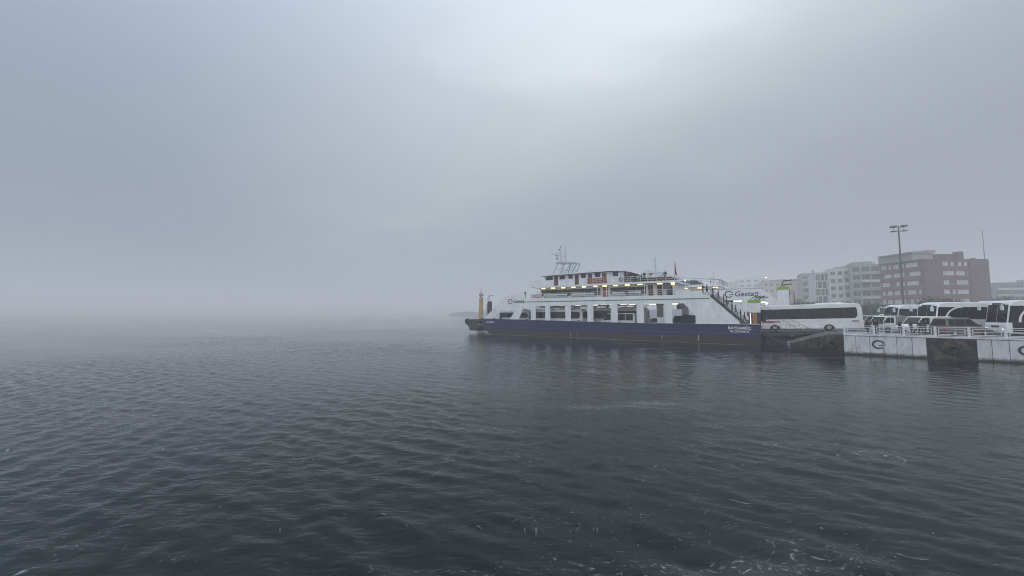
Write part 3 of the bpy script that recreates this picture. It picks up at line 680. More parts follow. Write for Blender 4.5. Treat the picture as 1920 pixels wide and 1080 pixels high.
    b = MB(); b.bar((-38.9, 5.2, 17.72), (-36.9, 5.9, 17.95), 0.14, 0.1); b.box(-37.9, -37.4, 5.3, 5.8, 17.35, 17.6)
    b.build('radar_scanner', M['mast'], mst)
    b = MB(); b.bar((-37.6, 5.6, 17.3), (-36.5, 5.6, 17.3), 0.1); b.bar((-37.4, 5.6, 16.6), (-36.5, 5.6, 16.6), 0.08); b.tube((-37.5, 5.6, 16.6), (-37.5, 5.6, 16.95), 0.16)
    b.tube((-36.5, 5.6, 19.2), (-36.5, 5.6, 19.5), 0.17, 0.05); b.tube((-36.9, 5.6, 18.5), (-36.9, 5.6, 18.8), 0.12)
    b.build('mast_light', M['dark_steel'], mst)
    MB().path([(-38.6, 3, 12.8), (-37.2, 4.6, 15.7)], 0.02).path([(-39.0, 8, 12.8), (-37.2, 7.4, 15.7)], 0.02).build('stay', M['steel'], mst)
    # flag staff and floodlights at the aft end of the bridge deck
    fs = MB().tube((-12.1, 0.9, 8.0), (-12.05, 0.9, 13.5), 0.07, 0.05).build('flag_staff', M['rail'], f)
    b = MB()
    nn = 9
    vs = []
    for k in range(nn):
        t = k / (nn - 1)
        for j, (dx, dy) in enumerate(((0.06, 0), (0.16, 0.08), (0.22, -0.06), (0.34, 0.05))):
            vs.append((-12.05 + dx * (0.35 + 0.65 * t) + 0.03 * math.sin(5 * t + j), 0.9 + dy, 13.3 - 1.75 * t - 0.12 * j * t))
    b.add(vs, [(k * 4 + j, k * 4 + j + 1, (k + 1) * 4 + j + 1, (k + 1) * 4 + j) for k in range(nn - 1) for j in range(3)])
    fl_ = b.build('drooping_flag', M['flag'], f); so = fl_.modifiers.new('s', 'SOLIDIFY'); so.thickness = 0.03
    # stern stairs
    st = MB(); n = 22
    for k in range(n):
        t = k / (n - 1); u = 6.5 - 4.9 * t; z = 7.78 - 4.9 * t
        st.box(-u - 0.14, -u + 0.14, 0.55, 1.75, z - 0.04, z)
    st.build('stair_tread', M['dark_steel'], f)
    b = MB()
    for v in (0.5, 1.8): b.bar((-6.7, v, 7.75), (-1.4, v, 2.5), 0.08, 0.3)
    b.build('stringer', M['dark_steel'], f)
    b = MB()
    for v in (0.48, 1.82):
        b.bar((-6.7, v, 8.75), (-1.5, v, 3.55), 0.05); b.bar((-6.7, v, 8.3), (-1.5, v, 3.1), 0.04)
        for k in range(8):
            t = k / 7; b.bar((-6.6 + 5 * t, v, 7.7 - 5 * t), (-6.6 + 5 * t, v, 8.68 - 5 * t), 0.045)
    b.build('stair_rail', M['steel'], f)
    railing(MB(), [(-11.6, 1.9, 7.85), (-6.6, 1.9, 7.85)], 1.0, (0.35, 0.7, 1.0), 1.2).build('landing_rail', M['rail'], f)
    # gate posts
    gate_post(f, -1.5, 0.06, 0.35, 1.6, 1.93, 6.78)
    gate_post(f, -1.5, 0.06, 11.3, 12.6, 1.93, 7.02)
    for y in (0.3, 11.3):
        fl2 = MB().box(0.1, 0.55, y + .1, y + .5, 6.35, 6.6).build('floodlight', M['dark_steel'], f)
        MB().box(0.2, 0.45, y + 0.06, y + 0.098, 6.37, 6.57).build('lens', M['flood'], fl2)
        MB().box(0.551, 0.58, y + 0.12, y + 0.48, 6.36, 6.58).build('lens', M['flood'], fl2)
    bp = MB().box(-53.4, -52.6, 0.9, 1.6, 1.93, 7.48).build('gate_post', M['dark_steel'], f)
    b = MB(); b.path([(-53.3, 1.1, 7.4), (-53.5, 1.1, 8.3), (-53.1, 1.1, 8.75), (-52.5, 1.1, 8.9)], 0.06); b.path([(-52.9, 1.1, 7.4), (-52.9, 1.1, 8.7)], 0.05); b.box(-52.6, -51.9, 1.0, 1.25, 8.82, 8.94)
    b.build('lamp_arm', M['steel'], bp)
    b = MB()
    for k in range(5): b.box(-53.75, -53.41, 1.0, 1.4, 5.0 + 0.42 * k, 5.2 + 0.42 * k)
    b.build('hoist_block', M['dark_steel'], bp)
    # bow ramp, lowered
    br = empty('bow_ramp'); br.parent = f
    sec = [(54.15, 1.9), (54.15, 1.65), (56.4, 1.45), (57.0, 0.95), (59.7, 1.5), (60.0, 2.2), (59.6, 2.78), (57.9, 2.78), (56.4, 2.15)]
    for v0, v1 in ((1.2, 1.6), (11.4, 11.8)):
        MB().plate(xz(sec), [], v0, v1).build('ramp_side', M['ramp_steel'], br)
    MB().plate(xz([(54.0, 1.9), (54.0, 1.7), (59.8, 1.75), (59.8, 2.0)]), [], 1.6, 11.4).build('ramp_plate', M['ramp_steel'], br)
    MB().box(-59.8, -57.4, 1.8, 11.2, 0.55, 1.7).build('ramp_flap', M['ramp_steel'], br)
    MB().tube((-60.05, 1.5, 2.72), (-60.05, 11.5, 2.72), 0.55, 0.55, 16).build('fender_roll', M['black'], br)
    for v in (1.3, 6.5, 11.7):
        MB().torus((-60.05, v, 2.72), (0, 1, 0), 0.50, 0.26, 18, 8).build('tyre_fender', M['black'], br, smooth=True)
    b = MB()
    for v, zt in ((1.4, 6.2), (11.6, 6.2)):
        b.path([(-58.6, v, 2.9), (-53.4, v, zt)], 0.035); b.path([(-57.2, v, 2.8), (-55.6, v, 3.2), (-54.3, v, 4.0), (-53.4, v, 5.1)], 0.05)
        b.path([(-58.6, v, 2.7), (-58.6, v, 3.3)], 0.08); b.path([(-56.6, v, 2.4), (-56.6, v, 3.3)], 0.05); b.path([(-55.3, v, 2.2), (-55.3, v, 3.0)], 0.04); b.path([(-57.8, v, 3.0), (-55.3, v, 2.8)], 0.03)
    b.build('hoist_cable', M['dark_steel'], br)
    # stern ramp, on the quay
    sr = empty('stern_ramp'); sr.parent = f
    MB().plate([(0.0, 1.9), (0.0, 1.65), (7.9, 2.0), (8.3, 2.16), (7.9, 2.2)], [], 1.5, 11.5).build('ramp_plate', M['ramp_steel'], sr)
    for v0, v1 in ((1.25, 1.5), (11.5, 11.75)):
        MB().plate([(0.05, 1.95), (0.05, 1.35), (3.5, 1.55), (7.6, 2.05), (7.9, 2.2), (7.2, 2.3)], [], v0, v1).build('ramp_side', M['ramp_steel'], sr)
    b = railing(MB(), [(1.2, 1.38, 2.0), (4.8, 1.38, 2.15)], 0.85, (0.42, 0.85), 1.8, 0.04); b.bar((4.8, 1.38, 3.0), (6.3, 1.38, 2.25), 0.04)
    b.build('ramp_rail', M['dark_steel'], sr)
    b = MB()
    for v in (1.4, 11.6):
        b.path([(0.05, v, 6.1), (6.4, v, 2.3)], 0.03); b.path([(0.05, v, 5.6), (5.0, v, 2.2)], 0.025)
        b.path([(0.05, v, 4.4), (3.2, v, 2.1)], 0.025)
    b.build('hoist_cable', M['dark_steel'], sr)
    MB().box(0.4, 3.6, 2.5, 10.5, 0.7, 1.62).build('ramp_float', M['dark_steel'], sr)
    return f
FERRY = build_ferry()

def lifebuoy(u, v, z, label):
    t = empty('lifebuoy', fw(u, v, z), FROT, label, 'lifebuoy', 'lifebuoys on the ferry rails')
    MB().torus((0, 0, 0), (0, 1, 0), 0.30, 0.085, 20, 8).build('ring', M['buoy'], t, smooth=True)
    b = MB()
    for k in range(4):
        a = R(45 + 90 * k); b.torus((0.30 * math.cos(a), 0, 0.30 * math.sin(a)), (-math.sin(a), 0, math.cos(a)), 0.075, 0.03, 8, 5)
    b.build('band', M['rail'], t)
lifebuoy(40.2, 0.02, 8.3, 'lifebuoy nearest the bow on the passenger deck rail')
lifebuoy(39.4, 0.02, 8.35, 'middle of three lifebuoys on the passenger deck rail by the bow')
lifebuoy(38.7, 0.02, 8.35, 'lifebuoy on the passenger deck rail nearest the saloon windows')
lifebuoy(21.75, 1.6, 11.1, 'lifebuoy on the white bridge house wall above the lit lamps')

def build_second_ferry():
    """larger ferry of the same company, lying beyond"""
    V2 = 22.0
    f = empty('car_ferry', fw(0, V2, 0), FROT, 'hazy white ferry behind, its stern sloping down behind the coach', 'ferry')
    prof = [(-2.9, -1.6), (-2.9, 3.4), (58, 3.4), (55, -1.6)]
    MB().plate(xz(prof), [], 0, 15).build('hull', M['hull'], f)
    fl = [(56, 3.4), (50, 9.7), (1.0, 9.72), (-0.3, 8.9), (-2.9, 5.6), (-2.9, 3.4)]
    op = [[(6.4 - 0.9 * 0, 5.6), (4.2, 5.6), (4.2, 7.4), (8.2, 7.4), (8.2, 5.6)]]
    op += [[(u, 5.6), (u, 7.4), (u + 3.2, 7.4), (u + 3.2, 5.6)] for u in (10, 15, 20, 25, 30, 35, 40)]
    for y0 in (0.02, 14.7):
        w = MB().plate(xz(fl), [xz(h) for h in op], y0, y0 + 0.25).build('side_wall', M['ship_white'], f)
        if y0 < 1:
            ring_logo('ring_emblem', (-6.45, 8.65), 0.80, M['navy_letter'], w, 0.018, 0.2)
            text_mesh('company_lettering', 'Gestaş', 1.45, M['navy_letter'], w, (-5.5, 0.01, 8.2), shear=0.2, bold=0.02)
            ring_logo('ring_emblem', (-2.4, 4.7), 1.0, M['navy_letter'], w, 0.018, 0.2)
            MB().box(-50, -0.6, 0.0, 0.018, 9.66, 9.74).build('capping', M['trim'], w)
    MB().box(-50, 1.0, 0.3, 14.7, 7.5, 7.8).build('passenger_deck', M['cream'], f)
    for u in (5.0, 12, 18): lamp_part(f, -u, 1.2, 7.28, 1.6, M['lamp_cool'], 'car_deck_lamp')
    sal = MB().plate([(-45, 7.8), (-8.6, 7.8), (-8.6, 10.5), (-45, 10.5)], [[(-40, 8.6), (-15.4, 8.6), (-15.4, 9.9), (-40, 9.9)]], 2.5, 2.65).build('saloon_wall', M['ship_white'], f)
    panes(sal, -40, -15.4, 12, 8.6, 9.9, 2.58)
    MB().box(-45, -8.6, 2.651, 12.5, 7.8, 10.45).build('saloon_body', M['ship_white'], f)
    for x0 in (-14.6, -12.6):
        MB().box(x0, x0 + 1.2, 2.45, 2.499, 7.9, 9.95).build('door', M['door_brown'], sal)
    MB().box(-46, -8.0, 1.2, 13.8, 10.5, 10.85).build('bridge_deck', M['ship_white'], f)
    for u in (15.2, 12.0, 9.2): lamp_part(f, -u, 1.6, 10.3, 1.1)
    h = MB().plate([(-44, 10.85), (-10.6, 10.85), (-12.5, 12.3), (-44, 13.2)], [], 2.5, 12.5).build('bridge_house', M['ship_white'], f)
    panes(h, -24, -17.0, 5, 11.3, 12.4, 2.46, 0.35)
    MB().plate([(-16.2, 11.1), (-11.4, 11.1), (-12.9, 11.95), (-16.2, 12.05)], [], 2.46, 2.499).build('window', M['cabin_glass'], h)
    MB().plate([(-46, 13.2), (-17.0, 12.9), (-17.0, 13.05), (-46, 13.45)], [], 1.8, 13.2).build('roof', M['ship_white'], f)
    b = railing(MB(), [(-17, 1.5, 10.85), (-8.2, 1.5, 10.85), (-8.2, 13, 10.85)], 1.1, (0.4, 0.75, 1.1), 1.8, 0.06)
    b.bar((-13.8, 1.6, 12.4), (-10.0, 1.6, 12.35), 0.07); b.bar((-10.0, 1.6, 12.35), (-7.6, 1.6, 11.5), 0.07); b.bar((-7.6, 1.6, 11.5), (-7.6, 1.6, 9.4), 0.07); b.bar((-10.0, 1.6, 12.35), (-10.0, 1.6, 10.85), 0.06)
    b.build('deck_rail', M['steel'], f)
    # funnel mast
    fm = MB().plate([(-26.2, 13.1), (-24.6, 15.1), (-21.0, 14.7), (-22.2, 13.1)], [[(-24.6, 13.5), (-23.0, 13.5), (-22.6, 14.4), (-24.2, 14.6)]], 6.0, 9.0).build('mast_housing', M['mast'], f)
    b = MB(); b.tube((-23.0, 7.5, 14.9), (-23.0, 7.5, 18.7), 0.16, 0.08); b.bar((-26.0, 7.2, 15.5), (-23.0, 7.5, 15.4), 0.14)
    for z in (16.4, 17.2, 18.0): b.box(-23.6, -23.0, 7.3, 7.7, z, z + 0.25)
    b.tube((-20.9, 7.5, 14.7), (-20.9, 7.5, 16.0), 0.04); b.build('mast_pole', M['mast'], fm)
    MB().tube((-9.7, 4, 10.9), (-9.7, 4, 13.6), 0.07, 0.05).build('flag_staff', M['mast'], f)
    # stern posts with cap and brackets
    for y in (0.4, 13.2):
        p = MB().box(1.75, 3.6, y, y + 1.3, 3.4, 9.35).build('gate_post', M['ship_white'], f)
        MB().box(1.7, 3.65, y - 0.05, y + 1.35, 9.35, 9.85).build('cap', M['cap_green'], p)
        b = MB(); b.bar((2.3, y + .4, 9.8), (2.9, y + .4, 11.1), 0.16); b.bar((2.4, y + .4, 10.2), (3.6, y + .4, 10.35), 0.2); b.bar((2.7, y + .4, 11.0), (4.2, y + .4, 11.15), 0.22); b.build('hoist_bracket', M['dark_steel'], p)
        b = MB(); b.bar((3.7, y + .3, 5.5), (3.7, y + .3, 9.2), 0.08); b.bar((4.4, y + .3, 5.5), (4.4, y + .3, 8.9), 0.08); b.bar((3.6, y + .3, 9.1), (4.4, y + .3, 8.9), 0.08); b.build('ladder', M['dark_steel'], p)
    for x, z in ((-17.2, 12.55), (-15.2, 12.05), (-17.3, 10.75)):
        fl2 = MB().box(x - .18, x + .18, 2.0, 2.3, z - .16, z + .16).build('floodlight', M['dark_steel'], f)
        MB().box(x - 0.16, x + 0.16, 1.96, 1.999, z - 0.13, z + 0.13).build('lens', M['flood'], fl2)
    lp = MB().path([(-9.1, 1.0, 7.0), (-9.1, 1.0, 10.2)], 0.14).path([(-9.1, 1.0, 10.2), (-8.4, 1.0, 10.5), (-7.7, 1.0, 10.5)], 0.05).build('deck_lamp_post', M['steel'], f)
    return f
build_second_ferry()
# ------------------------------------------------------------------ quay and land
QZ = 2.32
Q1 = Vector((39.217, 45.728, 0)); QD = Vector((0.75758, -0.65275, 0)); QN = Vector((0.65275, 0.75758, 0))
QROT = math.atan2(QD.y, QD.x)
def qw(s, t, z): return Q1 + QD * s + QN * t + Vector((0, 0, z))
RA = Vector((37.145, 51.652, 0))

def slab(name, pts, z0, z1, m, label=None):
    b = MB(); n = len(pts)
    tri = tessellate_polygon([[Vector((p[0], p[1], 0)) for p in pts]])
    b.add([(p[0], p[1], z1) for p in pts] + [(p[0], p[1], z0) for p in pts],
          [tuple(t) for t in tri] + [(t[2] + n, t[1] + n, t[0] + n) for t in tri] + [(i, (i + 1) % n, (i + 1) % n + n, i + n) for i in range(n)])
    o = b.build(name, m); o['kind'] = 'structure'
    if label: o['label'] = label
    return o
def build_quay():
    in0 = qw(0.05, 0.42, 0); far = Q1 + FNRM * 96
    pts = [in0, qw(120, 0.42, 0), (600, 60), (700, 700), (300, 900), (40, 520), (72, 220), far]
    slab('quay_ground', [(p[0], p[1]) for p in pts], -3.0, QZ, M['quay_top'], 'grey asphalt quay with parked coaches')
    # low rise of the town behind
    w = empty('quay_wall', Q1, QROT, 'white painted concrete quay wall with blackened bay under the railing', 'wall')
    MB().box(0.02, 60, 0.12, 0.40, -3, 2.20).build('wall_core', M['quay_core'], w)
    edges = [0.0, 1.08, 2.27, 4.46, 5.65, 6.72]
    e2 = [10.2, 11.17, 12.26, 14.4, 16.6, 18.8, 21.0, 24.0, 27.0, 30.0]
    for es in (edges, e2):
        for k, (a, b) in enumerate(zip(es, es[1:])):
            MB().box(a + 0.02, b - 0.02, (k % 3) * 0.006, 0.119, -2.5, 2.16).build('wall_panel', M['quay_white'], w, bevel=0.02)
    MB().box(-0.02, 60, -0.05, 0.41, 2.20, 2.36).build('coping', M['quay_white'], w, bevel=0.02)
    # blackened bay: rough boxes and old tyres
    bay = MB().box(6.72, 10.2, 0.02, 0.118, -2.5, 2.14).build('blackened_bay', M['sludge'], w)
    for s, z in ((8.55, 1.0),):
        MB().torus((s, -0.12, z), (0, 1, 0), 0.42, 0.16, 18, 8).build('tyre_fender', M['black'], bay, smooth=True)
    ring_logo('ring_emblem', (2.98, 1.28), 0.56, M['navy_letter'], w, -0.004, 0.24)
    MB().box(3.36, 3.42, -0.016, -0.004, 0.35, 0.95).build('rust_run', M['quay_core'], w)
    ring_logo('ring_emblem', (13.3, 1.25), 0.56, M['navy_letter'], w, -0.004, 0.24)
    # ramp
    A, B = RA, Vector((Q1.x - 0.02, Q1.y - 0.0, 0)); n = FNRM * 46
    b = MB()
    K = 9
    for k in range(K + 1):
        t = k / K; p = A.lerp(B, t)
        z = 0.80 + (2.28 - 0.80) * min(1, t / 0.80) ** 0.9
        for q, zz in ((p, -3.0), (p, z), (p + n, z), (p + n, -3.0)): b.v.append((q.x, q.y, zz))
    for k in range(K):
        i, j = k * 4, k * 4 + 4
        b.f += [(i, j, j + 1, i + 1), (i + 1, j + 1, j + 2, i + 2), (i + 2, j + 2, j + 3, i + 3)]; b.m += [0, 1, 0]
    b.f += [(0, 1, 2, 3), (K * 4 + 3, K * 4 + 2, K * 4 + 1, K * 4)]; b.m += [0, 0]
    r = b.build('boat_ramp', [M['ramp_conc'], M['ramp_top']])
    tag(r, 'blackened concrete ramp sloping into the water at the end of the quay wall', 'ramp')
    for v in r.data.vertices:
        pass
    d = (B - A).normalized(); nd = Vector((d.y, -d.x, 0));
    if nd.y > 0: nd = -nd
    rr = random.Random(3)
    for k, (t, z) in enumerate(((0.62, 0.9), (0.84, 1.05))):
        p = A.lerp(B, t) + nd * 0.1
        MB().torus((p.x, p.y, z), nd, 0.42, 0.17, 16, 8).build('tyre_fender', M['black'], r, smooth=True)
    # railing
    rl = empty('quay_railing', Q1 + Vector((0, 0, 0)), QROT, 'white steel railing along the edge of the quay', 'railing')
    ss = [0.14, 2.67, 5.07, 7.42, 9.77, 12.12] + [12.12 + 2.35 * k for k in range(1, 9)]
    pm = MB().box(-0.10, 0.10, 0.08, 0.28, 0, 1.06).build('post', M['rail'], rl, bevel=0.012); pm.location = (ss[0], 0, 2.36)
    for s in ss[1:]:
        c = pm.copy(); COL.objects.link(c); c.location = (s, 0, 2.36)
    for k, (a, b_) in enumerate(zip(ss, ss[1:])):
        b = MB(); a += 0.1; b_ -= 0.1; zz = 2.36
        b.bar((a, 0.18, zz + 1.0), (b_, 0.18, zz + 1.0), 0.07, 0.06); b.bar((a, 0.18, zz + 0.1), (b_, 0.18, zz + 0.1), 0.06)
        i0, i1 = a + 0.16, b_ - 0.16
        for z in (0.24, 0.82): b.bar((i0, 0.18, zz + z), (i1, 0.18, zz + z), 0.055)
        b.bar((i0, 0.18, zz + 0.2), (i0, 0.18, zz + 0.86), 0.055); b.bar((i1, 0.18, zz + 0.2), (i1, 0.18, zz + 0.86), 0.055)
        m = (i0 + i1) / 2 + (0.25 if k % 2 else -0.1)
        b.bar((m, 0.18, zz + 0.24), (m, 0.18, zz + 0.82), 0.04); b.bar((i0, 0.18, zz + 0.52), (i1, 0.18, zz + 0.52), 0.045)
        for x in (a, b_):
            for z in (0.35, 0.7): b.bar((x - 0.02, 0.18, zz + z), (i0 if x == a else i1, 0.18, zz + z), 0.04)
        b.build('rail_panel', M['rail'], rl)
    ub = empty('utility_box', qw(3.35, 0.75, QZ), QROT, 'white service pillar behind the railing beside the pickup', 'pillar')
    MB().box(-0.22, 0.22, -0.18, 0.18, 0, 1.25).build('cabinet', M['rail'], ub, bevel=0.02)
    MB().box(-0.26, 0.26, -0.22, 0.22, 1.25, 1.31).build('lid', M['trim'], ub)
    MB().box(-0.16, 0.16, -0.19, -0.181, 0.3, 1.1).build('door', M['trim'], ub)
build_quay()

def rope(name, pts, sag, r, label, m):
    p, q = Vector(pts[0]), Vector(pts[1]); l = []
    for k in range(13):
        t = k / 12; c = p.lerp(q, t); c.z -= sag * 4 * t * (1 - t); l.append(c)
    tag(MB().path(l, r).build(name, m), label, 'rope')
rope('mooring_rope', (fw(-0.05, 0.6, 2.9), RA + Vector((0.5, -0.5, 1.0))), 1.0, 0.05, 'slack mooring rope from the ferry stern to the ramp', M['dark_steel'])

# harbour light at the end of the mole, beyond the bow
def build_beacon():
    t = empty('harbour_light', (-8.85, 110, 0), 0, 'yellow harbour light tower with pointed cap beyond the ferry bow', 'lighthouse')
    MB().tube((0, 0, -1), (0, 0, 1.3), 1.0, 0.9, 12).build('base', M['mole'], t)
    MB().tube((0, 0, 1.3), (0, 0, 8.8), 0.62, 0.54, 14).build('tower', M['yellow'], t, smooth=False)
    b = MB(); b.tube((0, 0, 8.8), (0, 0, 8.95), 0.68, 0.68, 12)
    b.build('gallery', M['yellow'], t)
    b = MB()
    for k in range(6): a = k * math.pi / 3; b.bar((0.5 * math.cos(a), 0.5 * math.sin(a), 8.9), (0.5 * math.cos(a), 0.5 * math.sin(a), 9.75), 0.06)
    b.build('lantern_frame', M['yellow'], t)
    MB().tube((0, 0, 8.95), (0, 0, 9.6), 0.2, 0.2, 10).build('lantern', M['lens'], t)
    MB().tube((0, 0, 9.72), (0, 0, 9.85), 0.72, 0.72, 12).tube((0, 0, 9.85), (0, 0, 10.75), 0.68, 0.1, 12).build('roof', M['canvas'], t)
    MB().tube((0, 0, 10.7), (0, 0, 11.45), 0.06, 0.04).tube((0, 0, 11.3), (0, 0, 11.55), 0.13, 0.13).build('finial', M['pole'], t)
    o = MB().box(-9.9, 30, 108.8, 111.6, -3, 0.75).build('mole', M['mole'], bevel=0.1); o['kind'] = 'structure'; o['label'] = 'low concrete mole behind the ferry'
build_beacon()
def build_breakwater():
    rr = random.Random(5); b = MB()
    for k in range(700):
        x = rr.uniform(-112, 60); h = 5.0 * min(1, (x + 114) / 20); y = 700 + rr.uniform(-9, 9)
        z = max(-0.4, h * (1 - abs(y - 700) / 11) + rr.uniform(-0.5, 0.5)); s = rr.uniform(1.2, 2.6)
        vs = [(x + s * rr.uniform(0.7, 1) * sx, y + s * rr.uniform(0.7, 1) * sy, z + s * 0.8 * rr.uniform(0.7, 1) * sz) for sz in (-1, 1) for sy in (-1, 1) for sx in (-1, 1)]
        b.add(vs, [(0, 2, 3, 1), (4, 5, 7, 6), (0, 1, 5, 4), (2, 6, 7, 3), (0, 4, 6, 2), (1, 3, 7, 5)])
    o = b.build('breakwater', M['rock']); o['kind'] = 'structure'; o['label'] = 'faint rocky breakwater in the fog'
build_breakwater()

# floodlight mast
def build_mast():
    X, Y = 76.4, 75.0
    t = empty('floodlight_mast', (X, Y, QZ), R(-25), 'tall grey floodlight mast rising behind the parked coaches', 'lamp post')
    MB().tube((0, 0, 0), (0, 0, 19.6), 0.20, 0.10, 12).build('pole', M['pole'], t, smooth=False)
    MB().box(-0.5, 0.5, -0.5, 0.5, 0, 0.4).build('footing', M['mole'], t)
    b = MB()
    for x in (-0.78, 0.78): b.bar((x, 0, 18.6), (x, 0, 19.5), 0.06)
    b.bar((-1.15, 0, 18.65), (1.15, 0, 18.65), 0.1)
    b.bar((0, 0, 19.3), (-0.78, 0, 19.5), 0.06); b.bar((0, 0, 19.3), (0.78, 0, 19.5), 0.06)
    b.build('head_frame', M['pole'], t)
    for x in (-0.78, 0.82):
        for z, k in ((19.45, 0.12), (18.6, -0.1)):
            h = MB().add([(x - .5, -0.3, z), (x + .4, -0.3, z), (x + .4, 0.35, z - 0.05), (x - .5, 0.35, z - .05), (x - .36, -0.35, z + .18 + k), (x + .54, -0.35, z + .18 + k), (x + .54, 0.25, z + .24 + k), (x - .36, 0.25, z + .24 + k)],
                       [(0, 3, 2, 1), (4, 5, 6, 7), (0, 1, 5, 4), (1, 2, 6, 5), (2, 3, 7, 6), (3, 0, 4, 7)]).build('floodlight', M['pole'], t)
            MB().box(x - .36, x + .4, -0.37, -0.352, z + 0.02, z + 0.12).build('lens', M['trim'], h)
build_mast()
t = empty('flag_pole', (186.5, 150.5, QZ), 0, 'thin bare pole standing at the right end of the brick building', 'pole')
MB().tube((0, 0, 0), (0, 0, 35.4), 0.20, 0.09, 8).build('shaft', M['pole'], t)
MB().tube((0, 0, 0), (0, 0, 0.3), 0.4, 0.4, 8).build('footing', M['mole'], t)
# ------------------------------------------------------------------ town buildings
M['brick'] = streaked('red_brick_cladding', (0.155, 0.055, 0.048), (0.08, 0.05, 0.045), 0.4, 0.85)
M['brick_dark'] = streaked('brown_brick', (0.105, 0.058, 0.052), (0.06, 0.045, 0.04), 0.4, 0.85)
M['render_white'] = streaked('white_render', (0.56, 0.55, 0.52), (0.30, 0.28, 0.25), 0.5, 0.85)
M['render_grey'] = streaked('grey_render', (0.30, 0.29, 0.28), (0.18, 0.17, 0.16), 0.5, 0.85)
M['render_cream'] = streaked('cream_render', (0.46, 0.37, 0.30), (0.28, 0.23, 0.2), 0.4, 0.85)
M['render_dark'] = streaked('dark_render', (0.15, 0.145, 0.14), (0.10, 0.095, 0.09), 0.5, 0.85)
M['blind'] = mat('pale_blind', (0.50, 0.51, 0.51), 0.6, vary=0.3, vscale=0.9)
M['town_glass'] = mat('town_glass', (0.05, 0.055, 0.06), 0.15)
M['tile'] = mat('roof_tile', (0.16, 0.07, 0.05), 0.8, vary=0.2)
def place_px(x, Y): return (x - 960) / F_PX * Y

def block(name, label, x0, x1, Y, depth, ztop, storeys, wall, rows, z_first=QZ + 1.0, turn=0.0, win=('town_glass', 'render_white'), balcony=None, sill=True, parapet=0.5, extras=None, glass_pick=None, side=None, left_rows=None):
    """building whose front runs between pixel columns x0 and x1 at distance Y; rows: per storey list of (a, b) window spans in 0..1"""
    Y *= 1.4; ztop = CAM_H + (ztop - CAM_H) * 1.4; depth *= 1.4
    X0 = place_px(x0, Y); k1 = (x1 - 960) / F_PX; ca, sa = math.cos(turn), math.sin(turn)
    t = empty(name, (X0, Y, QZ), turn, label, 'building', None)
    W = (k1 * Y - X0) / (ca - k1 * sa); H = ztop - QZ; zf = z_first - QZ; sh = (H - parapet - zf) / storeys
    rr = random.Random(int(x0))
    def face(Wf, rw, place):
        holes, wins = [], []
        for s_ in range(storeys):
            for (a, b, c, d) in rw(s_):
                q = (a * Wf, b * Wf, zf + (s_ + c) * sh, zf + (s_ + d) * sh)
                holes.append([(q[0], q[2]), (q[1], q[2]), (q[1], q[3]), (q[0], q[3])]); wins.append(q)
        place(MB().plate([(0, 0), (Wf, 0), (Wf, H), (0, H)], holes, 0, 0.35).build('facade', M[wall], t))
        for q in wins:
            fr = MB(); y = 0.16; w = 0.07
            fr.box(q[0], q[0] + w, y, y + 0.08, q[2], q[3]); fr.box(q[1] - w, q[1], y, y + 0.08, q[2], q[3]); fr.box(q[0] + w, q[1] - w, y, y + 0.08, q[3] - w, q[3]); fr.box(q[0] + w, q[1] - w, y, y + 0.08, q[2], q[2] + w)
            n = max(1, round((q[1] - q[0]) / 1.3))
            for k in range(1, n): fr.box(q[0] + (q[1] - q[0]) * k / n - w / 2, q[0] + (q[1] - q[0]) * k / n + w / 2, y, y + 0.08, q[2] + w, q[3] - w)
            o = place(fr.build('window', M[win[1]], t))
            for k in range(n):
                a, b2 = q[0] + (q[1] - q[0]) * k / n, q[0] + (q[1] - q[0]) * (k + 1) / n
                g = glass_pick(rr) if glass_pick else win[0]
                MB().box(a + 0.02, b2 - 0.02, y + 0.05, y + 0.07, q[2] + 0.02, q[3] - 0.02).build('pane', M[g], o)
            if sill: MB().box(q[0] - 0.1, q[1] + 0.1, -0.1, 0.05, q[2] - 0.12, q[2] - 0.001).build('sill', M[win[1]], o)
    face(W, rows, lambda o: o)
    def left(o):
        o.location = (0, depth, 0); o.rotation_euler = (0, 0, R(-90)); return o
    b = MB(); b.box(W - 0.35, W, 0.351, depth, 0, H); b.box(0.351, W - 0.351, depth - 0.35, depth, 0, H); b.box(0.36, W - 0.36, 0.36, depth - 0.36, H - 0.6, H - 0.2)
    if left_rows: face(depth - 0.002, left_rows, left)
    else: b.box(0, 0.35, 0.351, depth, 0, H)
    b.build('side_wall', M[side or wall], t)
    if balcony:
        for s in range(storeys):
            for a, b2 in balcony:
                z = zf + s * sh
                bo = MB().box(a * W, b2 * W, -1.25, -0.001, z - 0.08, z + 0.12).build('balcony', M['render_white'], t)
                MB().box(a * W, b2 * W, -1.25, -1.15, z + 0.12, z + 1.0).build('parapet', M['render_grey' if s % 2 else 'render_white'], bo)
    MB().box(-0.15, W + 0.15, -0.15, depth + 0.15, H, H + 0.2).build('roof', M[side or wall], t)
    if extras: extras(t, W, H, depth)
    return t

